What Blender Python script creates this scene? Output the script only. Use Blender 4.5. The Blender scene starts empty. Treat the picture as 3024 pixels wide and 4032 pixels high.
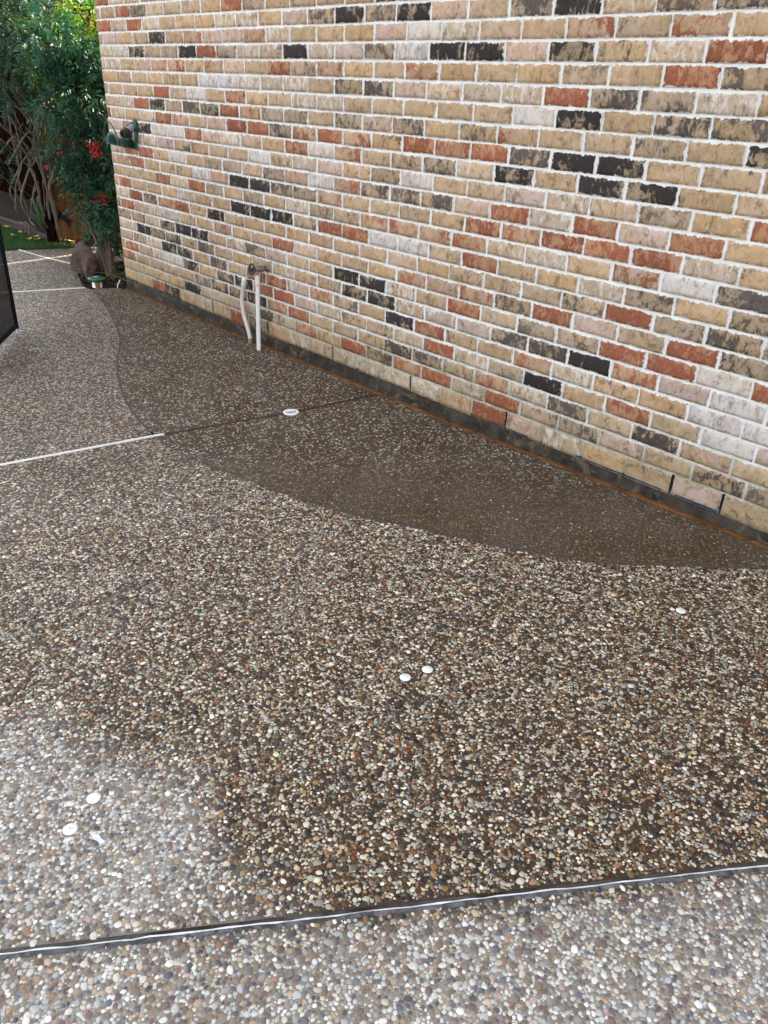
import bpy, bmesh, math, random
import numpy as np
from mathutils import Vector, Matrix, noise, geometry

random.seed(7)
RNG = np.random.default_rng(11)
scene = bpy.context.scene
COL = scene.collection

# ------------------------------------------------------------------ camera
cam_data = bpy.data.cameras.new('camera')
cam = bpy.data.objects.new('camera', cam_data)
COL.objects.link(cam)
cam_data.sensor_fit = 'AUTO'
cam_data.sensor_width = 36.0
cam_data.lens = 36.0 * 3139.48 / 4032.0
cam_data.clip_start = 0.05
cam_data.clip_end = 500.0
CAM = Vector((0.0, -2.8248, 1.4857))
rot = Matrix(((0.67016, -0.37114, 0.642761), (0.741315, 0.292022, -0.604297), (0.036578, 0.881464, 0.470833)))
cam.matrix_world = Matrix.Translation(CAM) @ rot.to_4x4()
scene.camera = cam

# ------------------------------------------------------------------ sky, sun, exposure
SUN_DIR = Vector((-0.14, 0.80, 0.585)).normalized()      # towards the sun
sun_el = math.asin(SUN_DIR.z)
sun_az = math.atan2(SUN_DIR.x, SUN_DIR.y)
world = bpy.data.worlds.new('World')
scene.world = world
world.use_nodes = True
wn = world.node_tree.nodes
wl = world.node_tree.links
wn.clear()
w_out = wn.new('ShaderNodeOutputWorld')
w_bg = wn.new('ShaderNodeBackground')
w_sky = wn.new('ShaderNodeTexSky')
w_sky.sky_type = 'NISHITA'
w_sky.sun_disc = False
w_sky.sun_elevation = sun_el
w_sky.sun_rotation = sun_az
w_sky.air_density = 1.0
w_sky.dust_density = 3.0
w_sky.ozone_density = 1.0
w_hs = wn.new('ShaderNodeHueSaturation')
w_hs.inputs['Saturation'].default_value = 0.25
w_bg.inputs['Strength'].default_value = 0.12
wl.new(w_sky.outputs[0], w_hs.inputs['Color'])
wl.new(w_hs.outputs[0], w_bg.inputs['Color'])
wl.new(w_bg.outputs[0], w_out.inputs['Surface'])

sun_data = bpy.data.lights.new('sun', 'SUN')
sun_data.energy = 3.2
sun_data.angle = math.radians(0.5)
sun_data.color = (1.0, 0.93, 0.80)
sun = bpy.data.objects.new('sun', sun_data)
COL.objects.link(sun)
sun.rotation_euler = SUN_DIR.to_track_quat('Z', 'Y').to_euler()

scene.view_settings.view_transform = 'Standard'
scene.view_settings.look = 'None'
scene.view_settings.exposure = 2.55
scene.view_settings.gamma = 1.0
scene.view_settings.use_curve_mapping = False
scene.cycles.max_bounces = 8

# ------------------------------------------------------------------ helpers
def link(o, parent=None):
    COL.objects.link(o)
    if parent is not None:
        o.parent = parent
    return o

def tag(o, label=None, cat=None, group=None, kind=None):
    if label: o['label'] = label
    if cat: o['category'] = cat
    if group: o['group'] = group
    if kind: o['kind'] = kind
    return o

def empty(name, loc, label, cat, group=None):
    o = bpy.data.objects.new(name, None)
    o.empty_display_size = 0.05
    o.location = loc
    link(o)
    return tag(o, label, cat, group)

def mesh_obj(name, verts, faces, mat=None, parent=None, smooth=False, loc=None):
    me = bpy.data.meshes.new(name)
    me.from_pydata([tuple(v) for v in verts], [], [tuple(f) for f in faces])
    if mat is not None: me.materials.append(mat)
    if smooth:
        me.polygons.foreach_set('use_smooth', [True] * len(me.polygons))
    me.update()
    o = bpy.data.objects.new(name, me)
    link(o, parent)
    if parent is not None:
        pl = Vector((0, 0, 0))
        q = parent
        while q is not None:
            pl += q.location
            q = q.parent
        o.location = (0, 0, 0)
        me.transform(Matrix.Translation(-pl))      # verts are given in world space
    return o

class MB:
    """collects simple shapes into one mesh"""
    def __init__(self):
        self.v, self.f, self.sm = [], [], []
    def add(self, verts, faces, smooth=False):
        o = len(self.v)
        self.v += [Vector(v) for v in verts]
        self.f += [tuple(i + o for i in f) for f in faces]
        self.sm += [smooth] * len(faces)
        return self
    def box(self, c, size, rotz=0.0, bev=0.0, mtx=None):
        sx, sy, sz = size[0] / 2, size[1] / 2, size[2] / 2
        m = mtx if mtx is not None else Matrix.Rotation(rotz, 4, 'Z')
        bm = bmesh.new()
        bmesh.ops.create_cube(bm, size=1.0)
        for v in bm.verts:
            v.co = Vector((v.co.x * 2 * sx, v.co.y * 2 * sy, v.co.z * 2 * sz))
        if bev > 0:
            bmesh.ops.bevel(bm, geom=list(bm.edges), offset=bev, segments=2, affect='EDGES', profile=0.6)
        bm.verts.index_update()
        vs = [m @ v.co + Vector(c) for v in bm.verts]
        fs = [[v.index for v in f.verts] for f in bm.faces]
        bm.free()
        return self.add(vs, fs)
    def tube(self, pts, radii, n=8, caps=True, smooth=True):
        pts = [Vector(p) for p in pts]
        if not hasattr(radii, '__len__'): radii = [radii] * len(pts)
        t0 = (pts[1] - pts[0]).normalized()
        ref = Vector((0, 0, 1)) if abs(t0.z) < 0.9 else Vector((1, 0, 0))
        u = t0.cross(ref).normalized()
        vs = []
        for i, p in enumerate(pts):
            t = (pts[min(i + 1, len(pts) - 1)] - pts[max(i - 1, 0)]).normalized()
            u = (u - t * u.dot(t)).normalized()
            w = t.cross(u)
            for k in range(n):
                a = 2 * math.pi * k / n
                vs.append(p + (u * math.cos(a) + w * math.sin(a)) * radii[i])
        fs = []
        for i in range(len(pts) - 1):
            for k in range(n):
                k2 = (k + 1) % n
                fs.append((i * n + k, i * n + k2, (i + 1) * n + k2, (i + 1) * n + k))
        self.add(vs, fs, smooth)
        if caps:
            self.add(vs[:n], [tuple(reversed(range(n)))])
            self.add(vs[-n:], [tuple(range(n))])
        return self
    def lathe(self, prof, origin, axis=(0, 0, 1), n=32, smooth=True):
        ax = Vector(axis).normalized()
        q = Vector((0, 0, 1)).rotation_difference(ax)
        vs = []
        for r, z in prof:
            for k in range(n):
                a = 2 * math.pi * k / n
                vs.append(q @ Vector((r * math.cos(a), r * math.sin(a), z)) + Vector(origin))
        fs = []
        for i in range(len(prof) - 1):
            for k in range(n):
                k2 = (k + 1) % n
                fs.append((i * n + k, i * n + k2, (i + 1) * n + k2, (i + 1) * n + k))
        self.add(vs, fs, smooth)
        if prof[0][0] > 1e-5: self.add(vs[:n], [tuple(reversed(range(n)))])
        if prof[-1][0] > 1e-5: self.add(vs[-n:], [tuple(range(n))])
        return self
    def build(self, name, mat, parent=None):
        o = mesh_obj(name, self.v, self.f, mat, parent)
        o.data.polygons.foreach_set('use_smooth', self.sm)
        o.data.update()
        return o

def smooth_path(pts, sub=5):
    """Catmull-Rom through the points"""
    P = [Vector(p) for p in pts]
    P = [P[0] * 2 - P[1]] + P + [P[-1] * 2 - P[-2]]
    out = []
    for i in range(1, len(P) - 2):
        for s in range(sub):
            t = s / sub
            a, b, c, d = P[i - 1], P[i], P[i + 1], P[i + 2]
            out.append(0.5 * ((2 * b) + (c - a) * t + (2 * a - 5 * b + 4 * c - d) * t * t + (3 * b - a - 3 * c + d) * t ** 3))
    out.append(P[-2])
    return out

# ------------------------------------------------------------------ node helpers
class NT:
    def __init__(self, name):
        self.m = bpy.data.materials.new(name)
        self.m.use_nodes = True
        self.t = self.m.node_tree
        self.t.nodes.clear()
        self.out = self.t.nodes.new('ShaderNodeOutputMaterial')
    def n(self, typ, **kw):
        nd = self.t.nodes.new(typ)
        for k, v in kw.items():
            setattr(nd, k, v)
        return nd
    def set(self, sock, v):
        if v is None: return
        if hasattr(v, 'is_output') or isinstance(v, bpy.types.NodeSocket):
            self.t.links.new(v, sock)
        else:
            if isinstance(v, (tuple, list)) and len(v) == 3 and sock.type == 'RGBA': v = (*v, 1.0)
            sock.default_value = v
    def math(self, op, a, b=None, c=None, clamp=False):
        nd = self.n('ShaderNodeMath', operation=op, use_clamp=clamp)
        self.set(nd.inputs[0], a); self.set(nd.inputs[1], b); self.set(nd.inputs[2], c)
        return nd.outputs[0]
    def mix(self, fac, a, b, mode='MIX'):
        nd = self.n('ShaderNodeMix', data_type='RGBA', blend_type=mode)
        self.set(nd.inputs[0], fac); self.set(nd.inputs[6], a); self.set(nd.inputs[7], b)
        return nd.outputs[2]
    def step(self, v, lo, hi):
        nd = self.n('ShaderNodeMapRange', interpolation_type='SMOOTHSTEP')
        self.set(nd.inputs[0], v); self.set(nd.inputs[1], lo); self.set(nd.inputs[2], hi)
        return nd.outputs[0]
    def mapr(self, v, a, b, c, d):
        nd = self.n('ShaderNodeMapRange')
        for i, q in enumerate((v, a, b, c, d)): self.set(nd.inputs[i], q)
        return nd.outputs[0]
    def noise(self, vec, scale, detail=4, rough=0.55, dist=0.0):
        nd = self.n('ShaderNodeTexNoise')
        self.set(nd.inputs['Vector'], vec); nd.inputs['Scale'].default_value = scale
        nd.inputs['Detail'].default_value = detail; nd.inputs['Roughness'].default_value = rough
        nd.inputs['Distortion'].default_value = dist
        return nd.outputs[0]
    def noisec(self, vec, scale, detail=2):
        nd = self.n('ShaderNodeTexNoise')
        self.set(nd.inputs['Vector'], vec); nd.inputs['Scale'].default_value = scale
        nd.inputs['Detail'].default_value = detail
        return nd.outputs[1]
    def vmul(self, v, s):
        nd = self.n('ShaderNodeVectorMath', operation='MULTIPLY')
        self.set(nd.inputs[0], v); nd.inputs[1].default_value = s
        return nd.outputs[0]
    def vadd(self, a, b):
        nd = self.n('ShaderNodeVectorMath', operation='ADD')
        self.set(nd.inputs[0], a); self.set(nd.inputs[1], b)
        return nd.outputs[0]
    def pos(self):
        return self.n('ShaderNodeNewGeometry').outputs['Position']
    def attr(self, name, typ='GEOMETRY'):
        return self.n('ShaderNodeAttribute', attribute_name=name, attribute_type=typ)
    def sep(self, v):
        nd = self.n('ShaderNodeSeparateXYZ'); self.set(nd.inputs[0], v)
        return nd.outputs
    def comb(self, x=0.0, y=0.0, z=0.0):
        nd = self.n('ShaderNodeCombineXYZ')
        self.set(nd.inputs[0], x); self.set(nd.inputs[1], y); self.set(nd.inputs[2], z)
        return nd.outputs[0]
    def ramp(self, fac, stops, interp='LINEAR'):
        nd = self.n('ShaderNodeValToRGB')
        nd.color_ramp.interpolation = interp
        el = nd.color_ramp.elements
        el[0].position, el[0].color = stops[0][0], (*stops[0][1], 1)
        el[1].position, el[1].color = stops[1][0], (*stops[1][1], 1)
        for p, c in stops[2:]:
            e = el.new(p); e.color = (*c, 1)
        self.set(nd.inputs[0], fac)
        return nd.outputs[0]
    def bump(self, h, strength=0.5, dist=0.01, normal=None):
        nd = self.n('ShaderNodeBump')
        self.set(nd.inputs['Height'], h)
        nd.inputs['Strength'].default_value = strength
        nd.inputs['Distance'].default_value = dist
        if normal is not None: self.set(nd.inputs['Normal'], normal)
        return nd.outputs[0]
    def bsdf(self, color, rough=0.6, spec=0.5, metal=0.0, normal=None, coat=None, trans=None, out=True):
        nd = self.n('ShaderNodeBsdfPrincipled')
        self.set(nd.inputs['Base Color'], color); self.set(nd.inputs['Roughness'], rough)
        self.set(nd.inputs['Specular IOR Level'], spec); self.set(nd.inputs['Metallic'], metal)
        if normal is not None: self.set(nd.inputs['Normal'], normal)
        if coat is not None: self.set(nd.inputs['Coat Weight'], coat)
        if out: self.t.links.new(nd.outputs[0], self.out.inputs[0])
        return nd.outputs[0]

def simple_mat(name, color, rough=0.6, metal=0.0, spec=0.5, var=0.25, scale=30, bump=0.15, bscale=120, bdist=0.002, dirt=None):
    t = NT(name)
    p = t.pos()
    n1 = t.noise(p, scale, 5, 0.6)
    k = t.mapr(n1, 0.3, 0.7, 1 - var, 1 + var)
    c = t.mix(1.0, color, t.comb(k, k, k), 'MULTIPLY')
    if dirt is not None:
        d = t.step(t.noise(p, dirt[1], 6, 0.65, 0.6), dirt[2], dirt[2] + 0.12)
        c = t.mix(d, c, dirt[0])
    nb = t.noise(p, bscale, 4, 0.6)
    t.bsdf(c, t.mapr(n1, 0.3, 0.7, max(0.05, rough - 0.1), min(1, rough + 0.1)), spec, metal, t.bump(nb, bump, bdist))
    return t.m

# ------------------------------------------------------------------ ground height and wetness
S = 0.075
def gz(x):
    return 0.0155 * max(0.0, x + 2.7) if x < 0.6 else 0.0155 * 3.3
def gz_np(x):
    return 0.0155 * np.clip(x + 2.7, 0.0, 3.3)

def in_poly(px, py, poly):
    inside = np.zeros(len(px), bool)
    n = len(poly)
    for i in range(n):
        x0, y0 = poly[i]; x1, y1 = poly[(i + 1) % n]
        c = (y0 > py) != (y1 > py)
        with np.errstate(divide='ignore', invalid='ignore'):
            xi = (x1 - x0) * (py - y0) / (y1 - y0 + 1e-12) + x0
        inside ^= c & (px < xi)
    return inside

def dist_poly(px, py, poly, closed=True):
    d = np.full(len(px), 1e9)
    n = len(poly)
    for i in range(n if closed else n - 1):
        ax, ay = poly[i]; bx, by = poly[(i + 1) % n]
        ex, ey = bx - ax, by - ay
        t = np.clip(((px - ax) * ex + (py - ay) * ey) / (ex * ex + ey * ey + 1e-12), 0, 1)
        d = np.minimum(d, np.hypot(px - ax - t * ex, py - ay - t * ey))
    return d

def wob(x, y, f=1.0, s=0.0):
    return (np.sin(x * 7.1 * f + 1.3 * np.sin(y * 5.3 * f + s) + s) + np.sin(y * 9.7 * f + 1.7 * np.sin(x * 6.1 * f) + 2 * s)
            + 0.6 * np.sin(x * 19.3 * f + y * 13.1 * f + s) + 0.5 * np.sin(y * 31.0 * f - x * 23.0 * f + 2.0 * np.sin(x * 17 * f))) / 3.1

DRY = [(-2.3, -2.9), (-1.771, -2.52), (-1.679, -2.42), (-1.594, -2.36), (-1.348, -2.27), (-1.224, -2.258), (-1.087, -2.291), (-0.971, -2.31),
       (-0.856, -2.29), (-1.139, -2.70), (-1.4, -3.2), (-2.4, -3.3)]
B0, B1 = (-1.139, -2.696), (-0.269, -1.393)
BD = Vector((B1[0] - B0[0], B1[1] - B0[1])).normalized()
BN = Vector((BD.y, -BD.x))                       # towards the near slab
def bside(x, y):
    return (x - B0[0]) * BN.x + (y - B0[1]) * BN.y
def wetness(x, y):
    x = np.asarray(x, float); y = np.asarray(y, float)
    w = 0.90 + 0.14 * np.clip((x + 2.6) / 1.6, -0.5, 1.0)
    ins = in_poly(x, y, DRY)
    sd = dist_poly(x, y, DRY) * np.where(ins, -1, 1) + 0.05 * wob(x, y, 1.6, 0.4)
    k = np.clip((sd + 0.06) / 0.16, 0, 1)
    w = w * k + 0.08 * (1 - k)
    bs = bside(x, y) + 0.02 * wob(x, y, 3.0, 2.0)
    near = np.clip((bs - 0.01) / 0.05, 0, 1)
    w = w * (1 - near) + near * np.clip(0.06 + 0.30 * np.exp(-np.maximum(bs, 0) / 0.05) * (x > -0.9) + 0.12 * wob(x, y, 0.8, 3.0), 0, 1)
    w += 0.09 * wob(x, y, 1.1, 1.0)
    return np.clip(w, 0, 1)
# ------------------------------------------------------------------ materials
PEB = [((.67, .655, .61), 13), ((.58, .53, .43), 8), ((.54, .55, .53), 12), ((.40, .42, .43), 8), ((.30, .28, .25), 11), ((.40, .30, .19), 8),
       ((.22, .165, .115), 11), ((.17, .125, .09), 9), ((.095, .11, .145), 7), ((.16, .09, .085), 5), ((.36, .185, .095), 2), ((.50, .36, .30), 4), ((.065, .06, .07), 5), ((.78, .77, .74), 6)]
def wet_tone(t, c):
    g = t.n('ShaderNodeGamma'); t.set(g.inputs[0], c); g.inputs[1].default_value = 1.58
    return t.mix(1.0, g.outputs[0], (1.06, .965, .83), 'MULTIPLY')

def aggregate_mat():
    t = NT('exposed_aggregate')
    p = t.pos()
    wet = t.attr('wet').outputs['Fac']
    dens = t.attr('dens').outputs['Fac']
    far = t.attr('far').outputs['Fac']
    def layer(scale, seed):
        q = t.vadd(t.vmul(p, (1.0, 1.0, 0.0)), t.comb(seed, seed * 1.7, 0.0))
        q = t.vadd(q, t.vmul(t.noisec(p, 60.0), (0.006, 0.006, 0.0)))
        v1 = t.n('ShaderNodeTexVoronoi', voronoi_dimensions='2D'); t.set(v1.inputs['Vector'], q); v1.inputs['Scale'].default_value = scale
        v2 = t.n('ShaderNodeTexVoronoi', voronoi_dimensions='2D', feature='DISTANCE_TO_EDGE'); t.set(v2.inputs['Vector'], q); v2.inputs['Scale'].default_value = scale
        rgb = t.sep(v1.outputs['Color'])
        m = t.step(v2.outputs[0], 0.03, 0.14)
        on = t.math('LESS_THAN', rgb[2], dens)
        return rgb, t.math('MULTIPLY', m, on)
    tot = sum(k for _, k in PEB); acc = 0; stops = []
    for c, k in PEB:
        stops.append((acc / tot, c)); acc += k
    rgb, m = layer(112.0, 0.0)
    pc = t.ramp(rgb[0], stops, 'CONSTANT')
    k = t.mapr(rgb[1], 0, 1, 0.75, 1.2)
    pc = t.mix(1.0, pc, t.comb(k, k, k), 'MULTIPLY')
    # cement matrix with sand grains
    grain = t.noise(p, 420, 3, 0.7)
    big = t.noise(p, 5, 5, 0.6)
    dry_m = t.mix(t.step(grain, 0.35, 0.7), (.22, .20, .175), (.38, .355, .315))
    wet_m = t.mix(t.step(grain, 0.35, 0.75), (.034, .023, .013), (.108, .076, .044))
    wet_m = t.mix(t.step(big, 0.45, 0.7), wet_m, (.050, .038, .026))
    mat_c = t.mix(wet, dry_m, wet_m)
    dusty = t.mix(0.3, pc, (.42, .40, .36))
    wetp = wet_tone(t, pc)
    peb = t.mix(wet, dusty, wetp)
    fac = t.math('MULTIPLY', m, far)
    col = t.mix(fac, mat_c, peb)
    kb = t.mapr(big, 0.3, 0.7, 0.86, 1.12)
    col = t.mix(1.0, col, t.comb(kb, kb, kb), 'MULTIPLY')
    h = t.math('ADD', t.math('MULTIPLY', fac, 1.0), t.math('MULTIPLY', grain, 0.35))
    rough = t.mapr(wet, 0, 1, 0.85, 0.5)
    t.bsdf(col, rough, 0.16, 0.0, t.bump(h, 0.7, 0.003))
    return t.m

def pebble_mat():
    t = NT('pebble')
    a = t.n('ShaderNodeAttribute', attribute_name='pcol', attribute_type='INSTANCER')
    wet = a.outputs['Alpha']
    p = t.pos()
    nz = t.noise(p, 260, 3, 0.6)
    k = t.mapr(nz, 0.3, 0.7, 0.82, 1.15)
    c = t.mix(1.0, a.outputs['Color'], t.comb(k, k, k), 'MULTIPLY')
    dusty = t.mix(t.mapr(t.noise(p, 40, 3), 0.3, 0.7, 0.04, 0.22), c, (.44, .42, .39))
    wetc = wet_tone(t, c)
    col = t.mix(wet, dusty, wetc)
    t.bsdf(col, t.mapr(wet, 0, 1, 0.7, 0.38), 0.35, 0.0, t.bump(nz, 0.15, 0.001))
    return t.m

def brick_mat():
    t = NT('tumbled_brick')
    p = t.pos()
    tint = t.attr('tint'); patch = t.attr('patch'); seed = t.attr('seed').outputs['Fac']
    q = t.vadd(p, t.comb(seed, t.math('MULTIPLY', seed, 1.37), t.math('MULTIPLY', seed, 0.73)))
    base = tint.outputs['Color']; wash = tint.outputs['Alpha']
    n0 = t.noise(q, 9, 5, 0.6)
    k = t.mapr(n0, 0.3, 0.7, 0.86, 1.13)
    col = t.mix(1.0, base, t.comb(k, k, k), 'MULTIPLY')
    # wrinkled skin of the clay: fine tone
    ns = t.noise(t.vmul(q, (1.0, 1.0, 0.5)), 58, 7, 0.72, 1.4)
    col = t.mix(t.math('MULTIPLY', t.step(ns, 0.53, 0.66), 0.9), col, t.mix(1.0, base, (.50, .43, .38), 'MULTIPLY'))
    col = t.mix(t.math('MULTIPLY', t.math('SUBTRACT', 1.0, t.step(ns, 0.33, 0.44)), 0.55), col, t.mix(1.0, base, (1.30, 1.34, 1.42), 'MULTIPLY'))
    npk = t.noise(t.vadd(q, (8.0, 1.0, 4.0)), 17, 4, 0.6, 0.8)
    col = t.mix(t.math('MULTIPLY', t.step(npk, 0.50, 0.60), 0.8), col, t.mix(1.0, base, (1.16, 1.17, 1.42), 'MULTIPLY'))
    ndk = t.noise(t.vadd(q, (2.0, 9.0, 6.0)), 23, 6, 0.68, 0.5)
    col = t.mix(t.math('MULTIPLY', t.step(ndk, 0.55, 0.64), 0.85), col, t.mix(1.0, base, (.52, .46, .42), 'MULTIPLY'))
    # flashed patches
    nv = t.noise(t.vmul(q, (1.25, 1.0, 0.80)), 30, 9, 0.72, 0.45)
    amt = t.math('ADD', patch.outputs['Alpha'], t.mapr(t.noise(t.vadd(q, (1.0, 3.0, 9.0)), 7.5, 2, 0.5), 0.3, 0.7, -0.34, 0.26))
    thr = t.mapr(amt, -0.3, 1.2, 0.815, 0.27)
    pmh = t.step(nv, thr, t.math('ADD', thr, 0.05))
    pms = t.step(nv, t.math('SUBTRACT', thr, 0.13), t.math('ADD', thr, 0.10))
    pm = t.math('ADD', t.math('MULTIPLY', pmh, 0.62), t.math('MULTIPLY', pms, 0.36))
    pn = t.noise(q, 90, 4, 0.6)
    pk = t.mapr(pn, 0.3, 0.7, 0.7, 1.35)
    pcol = t.mix(1.0, patch.outputs['Color'], t.comb(pk, pk, pk), 'MULTIPLY')
    col = t.mix(pm, col, pcol)
    # lime wash smears
    nw = t.noise(t.vmul(t.vadd(q, (3.1, 0.0, 7.7)), (1.4, 1.0, 0.7)), 27, 8, 0.72, 0.6)
    wt = t.mapr(wash, 0, 1, 0.74, 0.36)
    wm = t.math('MULTIPLY', t.step(nw, wt, t.math('ADD', wt, 0.09)), 0.85)
    col = t.mix(wm, col, (.66, .61, .555))
    # small dark flecks
    nf = t.noise(t.vadd(q, (11.0, 5.0, 2.0)), 55, 3, 0.5, 0.6)
    fm = t.step(nf, 0.735, 0.765)
    col = t.mix(fm, col, (.05, .04, .038))
    # mortar smeared over the arrises
    ea = t.n('ShaderNodeUVMap', uv_map='edge_a'); eb = t.n('ShaderNodeUVMap', uv_map='edge_b')
    sa = t.sep(ea.outputs[0]); sb = t.sep(eb.outputs[0])
    d = t.math('MINIMUM', t.math('MINIMUM', sa[0], sa[1]), t.math('MINIMUM', sb[0], sb[1]))
    ne = t.noise(p, 75, 5, 0.65)
    ne2 = t.noise(t.vadd(p, (4.0, 0.0, 1.0)), 24, 3, 0.5)
    dd = t.math('ADD', t.math('ADD', d, t.mapr(ne, 0.25, 0.75, -0.0066, 0.0058)), t.mapr(ne2, 0.3, 0.7, -0.0040, 0.0040))
    mm = t.math('SUBTRACT', 1.0, t.step(dd, 0.0005, 0.0022))
    z = t.sep(p)[2]
    low = t.math('SUBTRACT', 1.0, t.step(t.math('ADD', z, t.mapr(n0, 0.3, 0.7, -0.07, 0.07)), 0.10, 0.42))
    mort = t.mix(low, (.73, .715, .685), (.44, .41, .33))
    col = t.mix(mm, col, mort)
    col = t.mix(t.math('MULTIPLY', low, 0.5), col, t.mix(1.0, col, (.74, .71, .58), 'MULTIPLY'))
    h = t.math('ADD', t.math('MULTIPLY', ns, 1.0), t.math('MULTIPLY', t.noise(q, 190, 4, 0.6), 0.35))
    t.bsdf(col, 0.82, 0.3, 0.0, t.bump(h, 1.0, 0.007))
    return t.m

def mortar_mat():
    t = NT('white_mortar')
    p = t.pos()
    n0 = t.noise(p, 14, 5, 0.6)
    n1 = t.noise(p, 110, 5, 0.65)
    col = t.mix(t.step(n0, 0.35, 0.7), (.68, .665, .635), (.775, .765, .74))
    col = t.mix(t.step(n1, 0.58, 0.72), col, (.54, .52, .48))
    z = t.sep(p)[2]
    low = t.math('SUBTRACT', 1.0, t.step(t.math('ADD', z, t.mapr(n0, 0.3, 0.7, -0.09, 0.09)), 0.08, 0.42))
    col = t.mix(low, col, t.mix(t.step(t.noise(p, 6, 4), 0.45, 0.6), (.40, .38, .31), (.27, .28, .17)))
    t.bsdf(col, 0.9, 0.25, 0.0, t.bump(n1, 0.8, 0.006))
    return t.m

def leaf_mat(name, base, trans=0.45, rough=0.45):
    t = NT(name)
    a = t.attr('tint')
    p = t.pos()
    k = t.mapr(t.noise(p, 90, 2), 0.3, 0.7, 0.85, 1.15)
    c = t.mix(1.0, a.outputs['Color'], t.comb(k, k, k), 'MULTIPLY')
    b = t.bsdf(c, rough, 0.25, out=False)
    tr = t.n('ShaderNodeBsdfTranslucent')
    t.set(tr.inputs[0], t.mix(1.0, c, (1.5, 1.6, 0.6), 'MULTIPLY'))
    mx = t.n('ShaderNodeMixShader')
    mx.inputs[0].default_value = trans
    t.t.links.new(b, mx.inputs[1]); t.t.links.new(tr.outputs[0], mx.inputs[2])
    t.t.links.new(mx.outputs[0], t.out.inputs[0])
    return t.m

def wood_mat(name, c0, c1, grain_axis=(18.0, 18.0, 1.2), rough=0.7, spec=0.08):
    t = NT(name)
    p = t.pos()
    oi = t.n('ShaderNodeObjectInfo')
    q = t.vadd(t.vmul(p, grain_axis), t.math('MULTIPLY', oi.outputs['Random'], 40.0))
    g = t.noise(q, 2.2, 6, 0.6, 0.7)
    c = t.mix(t.step(g, 0.3, 0.72), c0, c1)
    k = t.mapr(oi.outputs['Random'], 0, 1, 0.75, 1.2)
    c = t.mix(1.0, c, t.comb(k, k, k), 'MULTIPLY')
    st = t.step(t.noise(p, 3.5, 5), 0.55, 0.72)
    c = t.mix(t.math('MULTIPLY', st, 0.5), c, t.mix(1.0, c, (.45, .42, .4), 'MULTIPLY'))
    t.bsdf(c, rough, spec, 0.0, t.bump(g, 0.4, 0.004))
    return t.m

M_BRICK, M_MORTAR, M_AGG, M_PEB = brick_mat(), mortar_mat(), aggregate_mat(), pebble_mat()
M_FOUND = simple_mat('wet_foundation_concrete', (.040, .033, .025), 0.6, 0, 0.12, 0.7, 9, 0.9, 60, 0.008, dirt=((.105, .085, .060), 13, 0.52))
M_RUST = simple_mat('brown_fibre_strip', (.15, .064, .020), 0.5, 0, 0.4, 0.5, 14, 0.4, 90, 0.003, dirt=((.03, .02, .015), 10, 0.58))
M_RUSTD = simple_mat('dark_brown_strip', (.040, .018, .007), 0.5, 0, 0.3, 0.5, 14, 0.4, 90, 0.003, dirt=((.085, .040, .014), 10, 0.55))
M_WHITESTRIP = simple_mat('white_vinyl_strip', (.74, .73, .70), 0.5, 0, 0.4, 0.12, 20, 0.2, 90, 0.001, dirt=((.40, .37, .32), 30, 0.66))
M_GREYSTRIP = simple_mat('weathered_joint_board', (.070, .060, .054), 0.6, 0, 0.2, 0.5, 12, 0.5, 80, 0.003, dirt=((.022, .016, .013), 5, 0.47))
M_EDGE = simple_mat('white_joint_cap', (.72, .74, .76), 0.3, 0, 0.5, 0.2, 40, 0.4, 60, 0.002)
M_SEAL = simple_mat('wet_grey_sealant', (.12, .12, .13), 0.45, 0, 0.3, 0.6, 25, 0.9, 50, 0.006, dirt=((.045, .042, .042), 38, 0.47))
M_SEAM = simple_mat('dark_seam', (.040, .038, .034), 0.55, 0, 0.4, 0.45, 20, 0.5, 70, 0.003, dirt=((.10, .095, .085), 26, 0.6))
M_SEAM2 = simple_mat('grey_seam', (.060, .056, .052), 0.45, 0, 0.4, 0.45, 20, 0.5, 70, 0.003, dirt=((.10, .095, .09), 26, 0.55))
M_BLUE = simple_mat('blue_flashing', (.012, .028, .065), 0.5, 0, 0.3, 0.5, 30)
M_PVC = simple_mat('scuffed_white_pipe', (.74, .73, .71), 0.35, 0, 0.5, 0.08, 20, 0.1, 60, 0.001, dirt=((.16, .15, .14), 24, 0.66))
M_PVCP = simple_mat('pinkish_aged_pipe', (.66, .56, .50), 0.45, 0, 0.4, 0.12, 18, 0.1, 60, 0.001, dirt=((.30, .23, .16), 26, 0.60))
M_BRASS = simple_mat('weathered_brass', (.23, .22, .19), 0.5, 0.75, 0.5, 0.35, 40, 0.4, 120, 0.002, dirt=((.10, .12, .105), 40, 0.55))
M_DKGREEN = simple_mat('dark_green_enamel', (.012, .055, .050), 0.38, 0.0, 0.5, 0.2, 20, 0.1, 90, 0.001)
M_HANDLE = simple_mat('green_black_handle', (.014, .030, .026), 0.4, 0, 0.5, 0.4, 70)
M_CAMGREY = simple_mat('grey_camera_shell', (.30, .31, .33), 0.4, 0, 0.5, 0.1, 20, 0.05)
M_BLACK = simple_mat('black_plastic', (.012, .012, .014), 0.35, 0, 0.5, 0.2, 20, 0.05)
M_LENS = simple_mat('lens_glass', (.004, .004, .006), 0.06, 0, 0.8, 0.1, 20, 0.0)
M_CAPW = simple_mat('white_plastic_cap', (.80, .80, .77), 0.4, 0, 0.5, 0.06, 60, 0.1, 200, 0.0006, dirt=((.62, .60, .55), 160, 0.60))
M_DRAIN = simple_mat('white_drain_plastic', (.80, .82, .84), 0.35, 0, 0.5, 0.05, 40, 0.05)
M_WEEPSHADE = simple_mat('open_joint_shade', (.016, .013, .010), 0.9, 0, 0.05, 0.4, 40)
M_HOLE = simple_mat('drain_dark', (.05, .055, .065), 0.8, 0, 0.3, 0.3, 30)
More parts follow.
